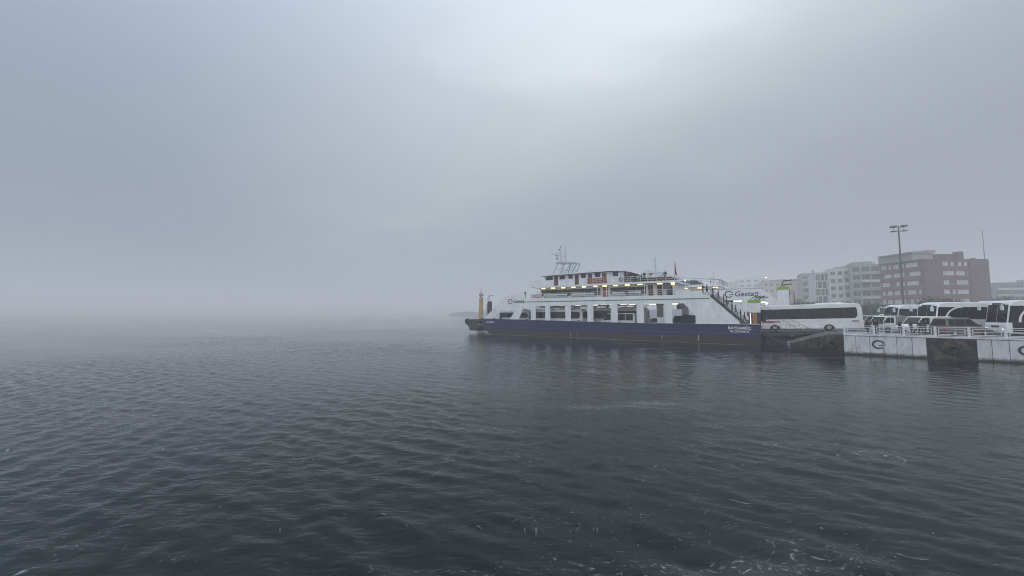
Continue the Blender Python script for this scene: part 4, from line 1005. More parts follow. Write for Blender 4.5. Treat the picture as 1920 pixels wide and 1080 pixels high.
def rowsF(s): return [(0.31, 0.49, 0.42, 0.92), (0.51, 0.69, 0.42, 0.92)]
def rowsFL(s): return [(0.04, 0.29, 0.42, 0.92), (0.33, 0.60, 0.42, 0.92), (0.64, 0.96, 0.42, 0.92)]
def exF(t, W, H, D):
    MB().box(-0.05 * W, 0.28 * W, 2.5, D - 1, H + 0.2, H + 3.2).build('penthouse', M['render_grey'], t)
    MB().plate([(-0.1 * W, H + 3.2), (0.30 * W, H + 3.2), (0.30 * W, H + 4.4), (0.16 * W, H + 4.3), (-0.1 * W, H + 3.6)], [], 2.0, D - 2).build('penthouse_roof', M['render_grey'], t)
    MB().box(0.28 * W + 0.01, 0.62 * W, 2.0, D - 2, H + 0.2, H + 2.6).build('plant_room', M['brick_dark'], t)
    MB().box(0.615 * W, 0.70 * W, 1.4, 3.4, H + 0.2, H + 3.6).build('chimney', M['brick_dark'], t)
    MB().tube((0.57 * W, 2, H + 2.6), (0.57 * W, 2, H + 4.2), 0.05, 0.03).build('aerial', M['pole'], t)
    MB().box(0.84 * W, 0.88 * W, 1.4, 2.6, H + 0.2, H + 0.9).build('roof_vent', M['brick_dark'], t)
    for a, b in ((0.0, 0.29), (0.71, 0.99)):
        MB().box(a * W, b * W, -0.5, -0.001, 0.2, H - 0.3).build('brick_pier', M['brick_dark'], t)
    sh = (H - 0.5 - 0.9) / 6
    for s in range(7):
        z = 0.9 + s * sh
        MB().box(0.295 * W, 0.705 * W, -0.22, -0.001, z - 0.15, min(H, z + 0.37 * sh)).build('spandrel', M['brick'], t)
        MB().box(-0.22, -0.001, 0.1, D - 0.1, z - 0.15, min(H, z + 0.37 * sh)).build('spandrel', M['brick'], t)
block('brick_building', 'red brick office block with pale window bands behind the coaches', 1733, 1858, 114, 13.2, 20.7, 6, 'brick_dark', rowsF, QZ + 0.9, win=('blind', 'render_white'), sill=False, extras=exF, glass_pick=lambda r: r.choice(['blind', 'blind', 'blind', 'town_glass']), left_rows=rowsFL)

def rowsE(s): return [(0.06, 0.30, 0.3, 0.9), (0.36, 0.62, 0.3, 0.9), (0.68, 0.95, 0.3, 0.9)]
def exE(t, W, H, D):
    MB().box(0.1 * W, 0.75 * W, 2, D - 2, H + 0.2, H + 2.0).build('attic', M['render_grey'], t)
    MB().box(0.8 * W, 0.85 * W, 2, 3, H + 0.2, H + 1.4).build('chimney', M['render_grey'], t)
block('apartment_block', 'grey apartment block with long balconies left of the brick building', 1598, 1656, 146, 16, 22.8, 6, 'render_grey', rowsE, QZ + 1.4, turn=R(-30), balcony=((0.33, 0.99),), extras=exE)
def rowsD(s): return [(0.08, 0.30, 0.3, 0.82), (0.42, 0.62, 0.3, 0.82), (0.72, 0.94, 0.3, 0.82)]
def exD(t, W, H, D):
    MB().plate([(0.35 * W, H + 0.2), (1.5 * W, H + 0.2), (1.5 * W, H + 1.4), (1.35 * W, H + 1.9), (0.8 * W, H + 1.7), (0.35 * W, H + 1.3)], [], 3, D - 2).build('attic', M['render_grey'], t)
    MB().box(0.1 * W, 0.3 * W, 2, 4, H + 0.2, H + 0.7).build('roof_canopy', M['render_white'], t)
block('apartment_block', 'pale narrow apartment block beside the white gridded one', 1556, 1598, 152, 16, 22.0, 6, 'render_white', rowsD, QZ + 1.2, turn=R(-30), balcony=((0.66, 0.98),), extras=exD)
def rowsC(s):
    if s % 2: return [(0.05, 0.16, 0.06, 0.95), (0.20, 0.50, 0.06, 0.95), (0.56, 0.88, 0.06, 0.95)]
    return [(0.05, 0.38, 0.06, 0.95), (0.43, 0.70, 0.06, 0.95), (0.74, 0.93, 0.06, 0.95)]
block('apartment_block', 'white block with a grid of tall dark windows above the coach roof', 1530, 1555, 156, 16, 21.0, 5, 'render_white', rowsC, QZ + 3.6, turn=R(-30), sill=False)
def rowsB(s): return [(0.1, 0.4, 0.3, 0.8), (0.55, 0.9, 0.3, 0.8)]
def exB(t, W, H, D):
    MB().box(0.75 * W, 0.88 * W, 2, 4, H + 0.2, H + 2.6).build('chimney', M['render_grey'], t)
block('apartment_block', 'hazy grey house between the cream gable and the gridded block', 1504, 1534, 185, 14, 23.6, 6, 'render_grey', rowsB, QZ + 1.2, turn=R(-30), balcony=((0.2, 0.8),), extras=exB)
def gable(t, W, H, D):
    MB().plate([(-0.3, H + 0.2), (W + 0.3, H + 0.2), (W + 0.3, H + 1.6), (W * 0.6, H + 1.4), (-0.3, H + 0.4)], [], -0.3, D).build('pitched_roof', M['tile'], t)
block('gable_house', 'plain cream gable wall above the front of the coach', 1470, 1505, 205, 14, 21.5, 5, 'render_cream', lambda s: [], QZ + 1, turn=R(-30), extras=gable)
def rowsA(s): return [(0.06, 0.2, 0.3, 0.8), (0.3, 0.44, 0.3, 0.8), (0.55, 0.7, 0.3, 0.8), (0.8, 0.94, 0.3, 0.8)]
block('hillside_house', 'faint stepped block with red tiles in the fog right of the ferry posts', 1432, 1476, 250, 20, 25.0, 4, 'render_cream', rowsA, QZ + 8, turn=R(-25), extras=gable)
block('hillside_house', 'faint broad white block in the fog above the second ferry', 1385, 1440, 345, 24, 35.0, 6, 'render_white', rowsA, QZ + 10, turn=R(-25), extras=lambda t, W, H, D: MB().box(0.45 * W, 0.95 * W, 2, D - 2, H + 0.2, H + 3.2).build('attic', M['render_white'], t))
block('hillside_house', 'faintest low block in the fog right of the upper deck', 1346, 1388, 430, 24, 38.5, 6, 'render_grey', rowsA, QZ + 9, turn=R(-25))
def exG(t, W, H, D):
    MB().box(0.42 * W, 0.60 * W, 2, 6, H + 0.2, H + 1.7).build('roof_house', M['render_grey'], t)
    MB().box(0.80 * W, 1.05 * W, 2, 8, H + 0.2, H + 2.6).build('roof_house', M['render_grey'], t)
block('apartment_block', 'grey terrace block at the right edge behind the nearest coach', 1868, 2010, 165, 18, 17.6, 5, 'render_dark', rowsA, QZ + 1.4, turn=R(-20), balcony=((0.02, 0.5), (0.55, 0.98)), extras=exG)

# lit lamp on the far hillside
t = empty('street_lamp', (place_px(1438, 400), 400, QZ), 0, 'tiny lit street lamp glowing in the fog above the second ferry', 'street lamp')
MB().tube((0, 0, 0), (0, 0, 38.6), 0.25, 0.12).build('pole', M['pole'], t)
MB().box(-0.4, 0.4, -0.4, 0.4, 38.6, 39.3).build('lamp_head', M['flood'], t, bevel=0.1)

# ------------------------------------------------------------------ trees and shrubs
def leaf_mat(name, c):
    m = mat(name, c, 0.7, vary=0.45, vscale=1.6); m.node_tree.nodes['Principled BSDF'].inputs['Subsurface Weight'].default_value = 0.0
    return m
M['leaf_a'] = leaf_mat('dark_leaves', (0.045, 0.065, 0.035)); M['leaf_b'] = leaf_mat('olive_leaves', (0.085, 0.095, 0.045)); M['leaf_c'] = leaf_mat('plum_leaves', (0.075, 0.050, 0.050))
M['bark'] = mat('bark', (0.06, 0.05, 0.04), 0.9, vary=0.3)
def tree(px, Y, h, w, m, label, seed, leaves=1500, cat='tree', name='tree'):
    rng = np.random.default_rng(seed); X = place_px(px, Y)
    t = empty(name, (X, Y, QZ), 0, label, cat, 'trees and shrubs before the buildings')
    tr = MB(); tr.tube((0, 0, -0.1), (0.1, 0, h * 0.5), 0.16 + 0.02 * h, 0.10, 8)
    for k in range(6):
        a = k * 1.05 + seed; tr.tube((0.05, 0, h * 0.28), (math.cos(a) * w * 0.32, math.sin(a) * w * 0.32, h * rng.uniform(0.55, 0.85)), 0.07, 0.03, 6)
    tr.build('trunk', M['bark'], t)
    nl = 9; cs = np.c_[rng.uniform(-.33, .33, nl) * w, rng.uniform(-.3, .3, nl) * w, rng.uniform(0.36, 0.80, nl) * h]; rs = rng.uniform(0.16, 0.30, nl) * w
    b = MB()
    for k in range(leaves):
        i = rng.integers(nl); d = rng.normal(size=3); d /= np.linalg.norm(d); p = cs[i] + d * rs[i] * rng.uniform(0.55, 1.08) * np.array([1, 1, 0.8])
        p[2] = max(p[2], 0.15)
        s = rng.uniform(0.12, 0.30); e1 = rng.normal(size=3); e1 /= np.linalg.norm(e1); e2 = np.cross(e1, d + 0.3 * rng.normal(size=3)); e2 /= (np.linalg.norm(e2) + 1e-6)
        b.add([p - e1 * s, p + e2 * s * 0.6, p + e1 * s, p - e2 * s * 0.6], [(0, 1, 2, 3)])
    b.build('crown', M[m], t)
tree(1512, 120, 6.6, 9.0, 'leaf_a', 'dark rounded tree above the middle of the coach roof', 3, 2200)
tree(1495, 125, 5.6, 6.5, 'leaf_b', 'smaller olive tree left of the dark rounded tree', 4, 1600)
tree(1627, 98, 5.0, 6.5, 'leaf_b', 'olive bushy tree behind the coach tail', 5, 1800)
tree(1650, 104, 5.4, 6.0, 'leaf_a', 'dark tree between the coach tail and the light mast', 6, 1600)
tree(1605, 106, 5.2, 6.0, 'leaf_b', 'tree showing just above the rear end of the coach', 7, 1600)
tree(1672, 100, 4.6, 5.0, 'leaf_a', 'low dark tree left of the light mast foot', 8, 1400)
tree(1752, 92, 6.4, 7.0, 'leaf_a', 'dark green tree above the roof of the middle coach', 9, 2000)
tree(1798, 96, 6.4, 6.0, 'leaf_c', 'plum coloured shrub before the brick building', 10, 1800)
tree(1875, 120, 7.5, 9.0, 'leaf_c', 'brownish tree right of the bare pole', 11, 1800)
tree(1905, 118, 8.5, 9.0, 'leaf_b', 'olive tree at the right edge behind the nearest coach', 12, 1800)
# ------------------------------------------------------------------ vehicles (local +x is forward, origin on the ground)
def arch_profile(L0, L1, zb, top, axles, r):
    """outline from rear bottom to front bottom with wheel arches, then over the top (front to rear)"""
    p = [(L0, zb)]
    for ax in sorted(axles):
        for k in range(9):
            a = math.pi - math.pi * k / 8
            p.append((ax + r * math.cos(a), zb + max(0.0, r * math.sin(a)) * 1.0))
    p.append((L1, zb))
    return p + top

def wheel(parent, x, y, r, w):
    side = 1 if y > 0 else -1
    t = MB().torus((x, y, r), (0, 1, 0), r * 0.76, r * 0.24, 20, 8).build('wheel', M['black'], parent, smooth=True)
    MB().tube((x, y - w / 2, r), (x, y + w / 2, r), r * 0.93, r * 0.93, 20).build('tyre', M['black'], t)
    MB().tube((x, y + side * (w / 2 - 0.01), r), (x, y + side * (w / 2 + 0.03), r), r * 0.58, r * 0.50, 14).tube((x, y + side * (w / 2 + 0.03), r), (x, y + side * (w / 2 + 0.07), r), r * 0.18, r * 0.15, 10).build('rim', M['rim'], t)

def quad_slab(name, pts, d, m, parent):
    """thin slab over four points, moved outward by d"""
    p = [Vector(q) for q in pts]; n = (p[1] - p[0]).cross(p[3] - p[0]).normalized()
    vs = [q + n * d for q in p] + [q - n * 0.01 for q in p]
    return MB().add(vs, [(0, 1, 2, 3), (7, 6, 5, 4), (0, 4, 5, 1), (1, 5, 6, 2), (2, 6, 7, 3), (3, 7, 4, 0)]).build(name, m, parent)

def coach(label, loc, heading, L=12.6, W=2.52, H=3.8, pitch=0.0, lit=False, curved=False, front_lit=False, group=None, door_side=1, tag3=False):
    t = empty('coach', loc, 0, label, 'bus', group, rot=(0, -pitch, heading))
    h = L / 2; r = 0.50; fa, ra = h - 2.75, -h + 3.75
    top = [(h, 0.5), (h + 0.02, 1.15), (h - 0.10, 1.5), (h - 0.42, H - 0.55), (h - 0.75, H - 0.18), (h - 1.4, H), (-h + 0.9, H), (-h + 0.3, H - 0.12), (-h + 0.06, H - 0.7), (-h, 1.2)]
    prof = arch_profile(-h, h, 0.30, top, [fa, ra], 0.62)
    body = MB().plate(prof, [], -W / 2, W / 2).build('body', M['bus_white'], t, bevel=0.09, seg=3)
    # dark underbody so that the arches read as holes
    MB().box(-h + 0.4, h - 0.4, -W / 2 + 0.45, W / 2 - 0.45, 0.32, 1.05).build('underbody', M['black'], t)
    for x in (fa, ra):
        for s in (-1, 1): wheel(t, x, s * (W / 2 - 0.20), r, 0.34)
    z0, z1 = 1.78, H - 0.62
    x0, x1 = -h + 0.55, h - 0.17
    def rake(z): return h - 0.16 - 0.32 * (z - 1.5) / (H - 2.05)
    n = 8
    for s in (-1, 1):
        y = s * (W / 2)
        MB().plate([(x0 + 0.3, z0 + 0.01), (x1 - 0.4, z0 + 0.01), (x1 - 0.5, z1 - 0.01), (x0 + 0.14, z1 - 0.01)], [], y - 0.007, y + 0.007).build('window_band', M['dark_print'], body)
        w = (x1 - x0) / n
        for k in range(n):
            a, b = x0 + k * w + 0.03, x0 + (k + 1) * w - 0.03
            if k == 0: poly = [(a + 0.28, z0), (b, z0), (b, z1), (a + 0.10, z1), (a, z1 - 0.3), (a, z0 + 0.35)]
            elif k == n - 1: poly = [(a, z0 - 0.3), (rake(z0 - 0.3), z0 - 0.3), (rake(z1), z1), (a, z1)]
            else: poly = [(a, z0), (b, z0), (b, z1), (a, z1)]
            MB().plate(poly, [], y - 0.012 if s < 0 else y - 0.01, y + 0.01 if s < 0 else y + 0.012).build('side_window', M['glass'], body)
        # luggage hatches: shallow seams
        sm = MB()
        for x in np.arange(ra + 0.9, fa - 0.7, 1.25): sm.box(x, x + 0.02, y - 0.004, y + 0.004, 0.45, 1.45)
        sm.box(ra + 0.8, fa - 0.8, y - 0.004, y + 0.004, 1.45, 1.465); sm.box(-h + 0.3, ra - 0.8, y - 0.004, y + 0.004, 1.15, 1.165)
        sm.build('hatch_seam', M['trim'], body)
        for x in (ra - 1.5, ra + 1.4, (ra + fa) / 2, fa - 1.2):
            MB().box(x, x + 0.09, y - 0.02, y + 0.02, 0.62, 0.69).build('side_marker', M['amber'] if lit else M['trim'], body)
        MB().box(-h + 0.45, -h + 1.25, y - 0.006, y + 0.006, 1.28, 1.5).build('vent_grille', M['trim'], body)
    # door on its right hand side, glazed, near the front
    s = -1 * door_side; y = s * W / 2
    MB().plate([(h - 1.55, 0.42), (h - 0.50, 0.42), (h - 0.50, z0 - 0.31), (h - 1.55, z0 - 0.31)], [], y - 0.012, y + 0.012).build('door', M['glass'], body)
    if curved:
        for s in (-1, 1):
            y = s * W / 2; b = MB(); pts = []
            for k in range(9):
                a = k / 8; pts.append((h - 1.05 - 2.0 * (1 - math.cos(a * math.pi / 2)), z0 - 0.25 + (z1 + 0.33 - z0) * math.sin(a * math.pi / 2)))
            inn = [(x - 0.24 * (1 - 0.5 * k / 8), z - 0.16 * k / 8) for k, (x, z) in enumerate(pts)]
            b.plate(pts + inn[::-1], [], y - 0.03, y + 0.03); b.build('curved_pillar', M['bus_white'], body)
    # windscreen in two panes, following the raked front
    for a, b in ((-W / 2 + 0.12, -0.02), (0.02, W / 2 - 0.12)):
        quad_slab('windscreen', [(h - 0.095, a, 1.42), (h - 0.095, b, 1.42), (h - 0.425, b * 0.96, H - 0.5), (h - 0.425, a * 0.96, H - 0.5)], 0.014, M['glass'], body)
    MB().box(h - 0.46, h - 0.40, -0.7, 0.7, H - 0.48, H - 0.3).build('destination_sign', M['dark_print'], body)
    for s in (-1, 1):
        MB().box(h - 0.06, h + 0.045, s * 0.98 - 0.2, s * 0.98 + 0.2, 0.62, 0.86).build('headlight', M['lens_lit'] if front_lit else M['lens'], body, bevel=0.03)
        MB().box(-h - 0.03, -h + 0.05, s * 1.05 - 0.11, s * 1.05 + 0.11, 0.85, 1.45).build('tail_light', M['tail'] if lit else M['tail_off'], body, bevel=0.02)
        m = MB().path([(h - 0.45, s * 1.0, H - 0.35), (h + 0.28, s * 1.22, H - 0.42), (h + 0.36, s * 1.28, H - 0.62)], 0.05); m.box(h + 0.26, h + 0.42, s * 1.28 - 0.13, s * 1.28 + 0.13, H - 1.12, H - 0.6)
        m.build('mirror', M['rail'], t)
    MB().box(h + 0.0, h + 0.035, -0.26, 0.26, 0.42, 0.54).build('number_plate', M['plate'], body)
    MB().box(h - 0.0, h + 0.03, -0.42, 0.42, 0.92, 1.14).build('grille', M['dark_print'], body)
    quad_slab('rear_window', [(-h + 0.015, 1.0, z0 + 0.1), (-h + 0.015, -1.0, z0 + 0.1), (-h + 0.06, -0.95, z1), (-h + 0.06, 0.95, z1)], 0.012, M['glass'], body)
    MB().box(-h + 2.0, -h + 5.0, -0.8, 0.8, H - 0.01, H + 0.16).build('roof_unit', M['bus_white'], body, bevel=0.05)
    return t

def van(label, loc, heading, L=5.2, W=1.95, H=2.1, m='bus_white', windows=2, nose=0.95, cat='van', name='van', pitch=0.0, r=0.33, lit=False):
    t = empty(name, loc, 0, label, cat, None, rot=(0, -pitch, heading)); h = L / 2
    fa, ra = h - 0.85, -h + 1.0
    hood = H * 0.50
    top = [(h, 0.55), (h - 0.06, hood * 0.82), (h - nose * 0.55, hood + 0.02), (h - nose, hood + 0.1), (h - nose - 0.72, H - 0.09), (h - nose - 1.15, H), (-h + 0.25, H), (-h + 0.05, H - 0.2), (-h, 0.7)]
    body = MB().plate(arch_profile(-h, h, 0.24, top, [fa, ra], r + 0.09), [], -W / 2, W / 2).build('body', M[m], t, bevel=0.07, seg=3)
    MB().box(-h + 0.3, h - 0.3, -W / 2 + 0.3, W / 2 - 0.3, 0.25, 0.75).build('underbody', M['black'], t)
    for x in (fa, ra):
        for s in (-1, 1): wheel(t, x, s * (W / 2 - 0.14), r, 0.22)
    zb, zt = hood + 0.12, H - 0.17
    xa = h - nose - 0.12
    for s in (-1, 1):
        y = s * W / 2
        MB().plate([(xa, zb), (xa - 0.52, zt), (xa - 1.28, zt), (xa - 1.28, zb)], [], y - 0.012, y + 0.012).build('side_window', M['glass'], body)
        x = xa - 1.36; w = (x + h - 0.3) / max(1, windows) if windows else 0
        for k in range(windows):
            MB().box(x - (k + 1) * w + 0.08, x - k * w, y - 0.012, y + 0.012, zb, zt).build('side_window', M['glass'], body)
        sm = MB(); sm.box(xa - 1.34, xa - 1.32, y - 0.004, y + 0.004, 0.4, zt); sm.box(xa - 0.25, xa - 0.23, y - 0.004, y + 0.004, 0.5, zb); sm.box(-h + 0.2, xa - 1.34, y - 0.004, y + 0.004, zb - 0.18, zb - 0.165)
        sm.build('door_seam', M['trim'], body)
        MB().box(xa - 0.2, xa - 0.02, y - 0.02 if s > 0 else y - 0.2, y + 0.2 if s > 0 else y + 0.02, zb, zb + 0.24).build('mirror', M['dark_print'], body)
        MB().box(h - 0.28, h + 0.012, s * (W / 2 - 0.22) - 0.16, s * (W / 2 - 0.22) + 0.16, hood * 0.62, hood * 0.80).build('headlight', M['lens_lit'] if lit else M['lens'], body, bevel=0.03)
        MB().box(-h - 0.015, -h + 0.05, s * (W / 2 - 0.1) - 0.07, s * (W / 2 - 0.1) + 0.07, 0.75, 1.25).build('tail_light', M['tail_off'], body)
        MB().box(xa - 1.2, xa - 1.05, y - 0.03, y + 0.03, zb - 0.16, zb - 0.12).build('handle', M['trim'], body)
    quad_slab('windscreen', [(h - nose - 0.035, -W / 2 + 0.12, hood + 0.17), (h - nose - 0.035, W / 2 - 0.12, hood + 0.17), (h - nose - 0.70, W / 2 - 0.18, H - 0.12), (h - nose - 0.70, -W / 2 + 0.18, H - 0.12)], 0.014, M['glass'], body)
    quad_slab('rear_window', [(-h + 0.02, 0.75, zb), (-h + 0.02, -0.75, zb), (-h + 0.045, -0.7, zt - 0.05), (-h + 0.045, 0.7, zt - 0.05)], 0.012, M['glass'], body)
    MB().box(h - 0.05, h + 0.03, -W / 2 + 0.1, W / 2 - 0.1, 0.3, 0.52).build('bumper', M['dark_print'], body, bevel=0.03)
    MB().box(h - 0.02, h + 0.02, -0.45, 0.45, hood * 0.60, hood * 0.74).build('grille', M['dark_print'], body)
    MB().box(h + 0.02, h + 0.045, -0.26, 0.26, 0.36, 0.47).build('number_plate', M['plate'], body)
    return t

def car(label, loc, heading, L=4.6, W=1.85, H=1.62, m='silver_car', cat='car', name='car', rails=False, rear=0.25, belt=0.95):
    """lower body plus a tapering cabin"""
    t = empty(name, loc, heading, label, cat); h = L / 2; fa, ra = h - 0.88, -h + 0.85; r = 0.34
    low = [(h, 0.45), (h - 0.05, 0.72), (h - 0.35, 0.84), (h - 1.35, belt + 0.02), (-h + 0.05, belt + 0.02), (-h, 0.55)]
    body = MB().plate(arch_profile(-h + 0.02, h - 0.02, 0.22, low, [fa, ra], r + 0.07), [], -W / 2, W / 2).build('body', M[m], t, bevel=0.08, seg=3)
    MB().box(-h + 0.3, h - 0.3, -W / 2 + 0.3, W / 2 - 0.3, 0.23, 0.6).build('underbody', M['black'], t)
    for x in (fa, ra):
        for s in (-1, 1): wheel(t, x, s * (W / 2 - 0.13), r, 0.22)
    b0, b1 = (-h + 0.06, h - 1.22); t0, t1 = (-h + rear + 0.12, h - 2.05); wb, wt = W / 2 - 0.05, W / 2 - 0.26
    def cy(z): return wb + (wt - wb) * (z - belt) / (H - belt)
    cab = MB().add([(b0, -wb, belt), (b1, -wb, belt), (b1, wb, belt), (b0, wb, belt), (t0, -wt, H), (t1, -wt, H), (t1, wt, H), (t0, wt, H)],
                   [(0, 3, 2, 1), (4, 5, 6, 7), (0, 1, 5, 4), (1, 2, 6, 5), (2, 3, 7, 6), (3, 0, 4, 7)]).build('cabin', M[m], t, bevel=0.07, seg=3)
    zt = H - 0.11
    def xf(z): return b1 + (t1 - b1) * (z - belt) / (H - belt)
    def xr(z): return b0 + (t0 - b0) * (z - belt) / (H - belt)
    za = belt + 0.05
    for s in (-1, 1):
        cuts = [xr(za) + 0.22, xr(za) + 0.95, (xr(za) + xf(za)) / 2 + 0.25, xf(za) - 0.18]
        for k, (a, b) in enumerate(zip(cuts, cuts[1:])):
            a2 = a + 0.05 + (0.12 if k == 0 else 0); b2 = b - (0.0 if k < 2 else (xf(za) - xf(zt)) - 0.02)
            pts = [(a + 0.03, s * cy(za), za), (b - 0.03, s * cy(za), za), (b2 - 0.03, s * cy(zt), zt), (a2, s * cy(zt), zt)]
            if s > 0: pts = pts[::-1]
            quad_slab('side_window', pts, 0.012, M['glass'], cab)
        MB().box(h - 0.3, h + 0.012, s * (W / 2 - 0.25) - 0.19, s * (W / 2 - 0.25) + 0.19, 0.60, 0.74).build('headlight', M['lens'], body, bevel=0.03)
        MB().box(-h - 0.012, -h + 0.06, s * (W / 2 - 0.2) - 0.16, s * (W / 2 - 0.2) + 0.16, 0.7, 0.9).build('tail_light', M['tail_off'], body)
        y = s * W / 2
        MB().box(b1 - 0.30, b1 - 0.12, min(y, y + s * 0.18), max(y, y + s * 0.18), belt + 0.02, belt + 0.18).build('mirror', M[m], cab, bevel=0.03)
        sm = MB()
        for x in ((xr(za) + xf(za)) / 2 + 0.25, xr(za) + 0.95): sm.box(x, x + 0.012, y - 0.004, y + 0.004, 0.4, belt)
        sm.build('door_seam', M['black'], body)
        for x in ((xr(za) + xf(za)) / 2 + 0.1, xr(za) + 0.8): MB().box(x - 0.1, x + 0.06, y - 0.025, y + 0.025, belt - 0.14, belt - 0.1).build('handle', M['trim'], body)
        if rails: MB().bar((t0 + 0.2, s * (wt - 0.05), H + 0.06), (t1 - 0.2, s * (wt - 0.05), H + 0.06), 0.04).build('roof_rail', M['trim'], cab)
    quad_slab('windscreen', [(xf(za), -cy(za) + 0.1, za), (xf(za), cy(za) - 0.1, za), (xf(zt), cy(zt) - 0.08, zt), (xf(zt), -cy(zt) + 0.08, zt)], 0.012, M['glass'], cab)
    quad_slab('rear_window', [(xr(za + .05), cy(za) - 0.12, za + .05), (xr(za + .05), -cy(za) + 0.12, za + .05), (xr(zt), -cy(zt) + 0.1, zt), (xr(zt), cy(zt) - 0.1, zt)], 0.012, M['glass'], cab)
    MB().box(h - 0.06, h + 0.015, -0.5, 0.5, 0.36, 0.56).build('grille', M['black'], body)
    return t

def light_truck(label, loc, heading, L=5.6, W=1.95):
    t = empty('pickup_truck', loc, heading, label, 'truck'); h = L / 2; H = 2.15; fa, ra = h - 0.75, -h + 1.25
    cab = MB().plate(arch_profile(h - 1.75, h, 0.42, [(h + 0.02, 0.95), (h - 0.12, 1.2), (h - 0.62, H - 0.1), (h - 0.85, H), (h - 1.75, H)], [fa], 0.42), [], -W / 2, W / 2).build('cab', M['bus_white'], t, bevel=0.06, seg=3)
    for s in (-1, 1):
        y = s * W / 2
        MB().plate([(h - 0.28, 1.25), (h - 0.68, H - 0.22), (h - 1.05, H - 0.22), (h - 1.05, 1.25)], [], y - 0.012, y + 0.012).build('side_window', M['glass'], cab)
        MB().plate([(h - 1.1, 1.25), (h - 1.1, H - 0.22), (h - 1.5, H - 0.22), (h - 1.5, 1.25)], [], y - 0.012, y + 0.012).build('side_window', M['glass'], cab)
        MB().box(h - 0.04, h + 0.03, s * 0.7 - 0.15, s * 0.7 + 0.15, 0.7, 0.88).build('headlight', M['lens'], cab)
        MB().box(h - 0.4, h - 0.25, min(y, y + s * .2), max(y, y + s * .2), 1.3, 1.55).build('mirror', M['dark_print'], cab)
    quad_slab('windscreen', [(h - 0.14, -W / 2 + 0.1, 1.25), (h - 0.14, W / 2 - 0.1, 1.25), (h - 0.60, W / 2 - 0.14, H - 0.14), (h - 0.60, -W / 2 + 0.14, H - 0.14)], 0.014, M['glass'], cab)
    MB().box(-h, h - 1.82, -W / 2 - 0.03, W / 2 + 0.03, 0.62, 0.8).build('flatbed', M['trim'], t)
    MB().plate([(-h + 0.02, 0.8), (h - 1.86, 0.8), (h - 1.86, 2.12), (h - 2.5, 2.2), (-h + 0.5, 1.95), (-h + 0.02, 1.8)], [], -W / 2, W / 2).build('canvas_load', M['canvas'], t, bevel=0.1, seg=3)
    MB().box(-h + 0.1, h - 0.2, -0.4, 0.4, 0.36, 0.62).build('chassis', M['black'], t)
    for x in (fa, ra):
        for s in (-1, 1): wheel(t, x, s * (W / 2 - 0.14), 0.34, 0.22)
    return t

def at_xY(px, Y, z=QZ): return Vector((place_px(px, Y), Y, z))
WEST = math.pi                                   # heading for vehicles facing left

# coach reversing onto the ferry over the ramp: rear end at u = -11.8
PB = 0.030
c = coach('white coach with lit red tail lights driving over the ramp onto the ferry', fw(-5.45, 5.05, 2.17), FROT + math.pi, 13.0, 2.55, 3.92, pitch=-PB, lit=True)
body = [k for k in kids(c) if k.name.startswith('body')][0]
yl = 2.55 / 2
# we see its left side (local +y): print near the front
MB().box(3.0, 5.3, yl - 0.006, yl + 0.007, 1.30, 1.50).build('red_print', M['red_print'], body)
MB().box(3.9, 5.55, yl - 0.006, yl + 0.009, 1.24, 1.30).build('dark_print', M['dark_print'], body)

# on the ferry, facing the bow; z of the car deck
DZ = 1.925
coach('white coach inside the ferry seen through the middle openings', fw(36.0, 2.75, DZ), FROT + math.pi, 12.9, 2.5, 3.72, front_lit=False)
coach('white coach inside the ferry nearest the bow', fw(48.9, 6.4, DZ), FROT + math.pi, 9.0, 2.45, 3.6)
coach('dark windowed coach deep inside the ferry behind the minibus', fw(24.6, 7.4, DZ), FROT + math.pi, 12.0, 2.5, 3.9)
van('high white minibus inside the ferry behind the coach', fw(22.7, 2.5, DZ), FROT + math.pi, 7.0, 2.0, 2.85, windows=3, nose=1.0, cat='minibus', name='minibus', r=0.36)
van('low white panel van inside the ferry near the stern', fw(15.3, 2.4, DZ), FROT + math.pi, 4.7, 1.9, 2.15, windows=0)
car('silver hatchback inside the ferry by the last opening', fw(7.9, 2.2, DZ), FROT + math.pi, 4.1, 1.75, 1.5, 'silver_car')
def tipper():
    t = empty('tipper_truck', fw(11.0, 5.2, DZ), FROT + math.pi, 'dark blue tipper truck inside the ferry beside the silver hatchback', 'truck')
    MB().plate([(-2.3, 1.25), (0.6, 1.25), (0.75, 2.6), (-2.6, 2.35)], [], -1.05, 1.05).build('tipper_body', M['blue_truck'], t, bevel=0.04)
    cab = MB().plate([(0.85, 0.6), (2.3, 0.6), (2.3, 1.4), (2.1, 2.35), (0.85, 2.4)], [], -1.0, 1.0).build('cab', M['blue_truck'], t, bevel=0.06)
    for s in (-1, 1): MB().plate([(1.1, 1.45), (2.08, 1.45), (1.95, 2.15), (1.1, 2.15)], [], s * 1.0 - 0.012, s * 1.0 + 0.012).build('side_window', M['glass'], cab)
    MB().box(-2.3, 2.1, -0.4, 0.4, 0.7, 1.2).build('chassis', M['black'], t)
    for x in (-1.4, 1.5):
        for s in (-1, 1): wheel(t, x, s * 0.85, 0.46, 0.28)
tipper()

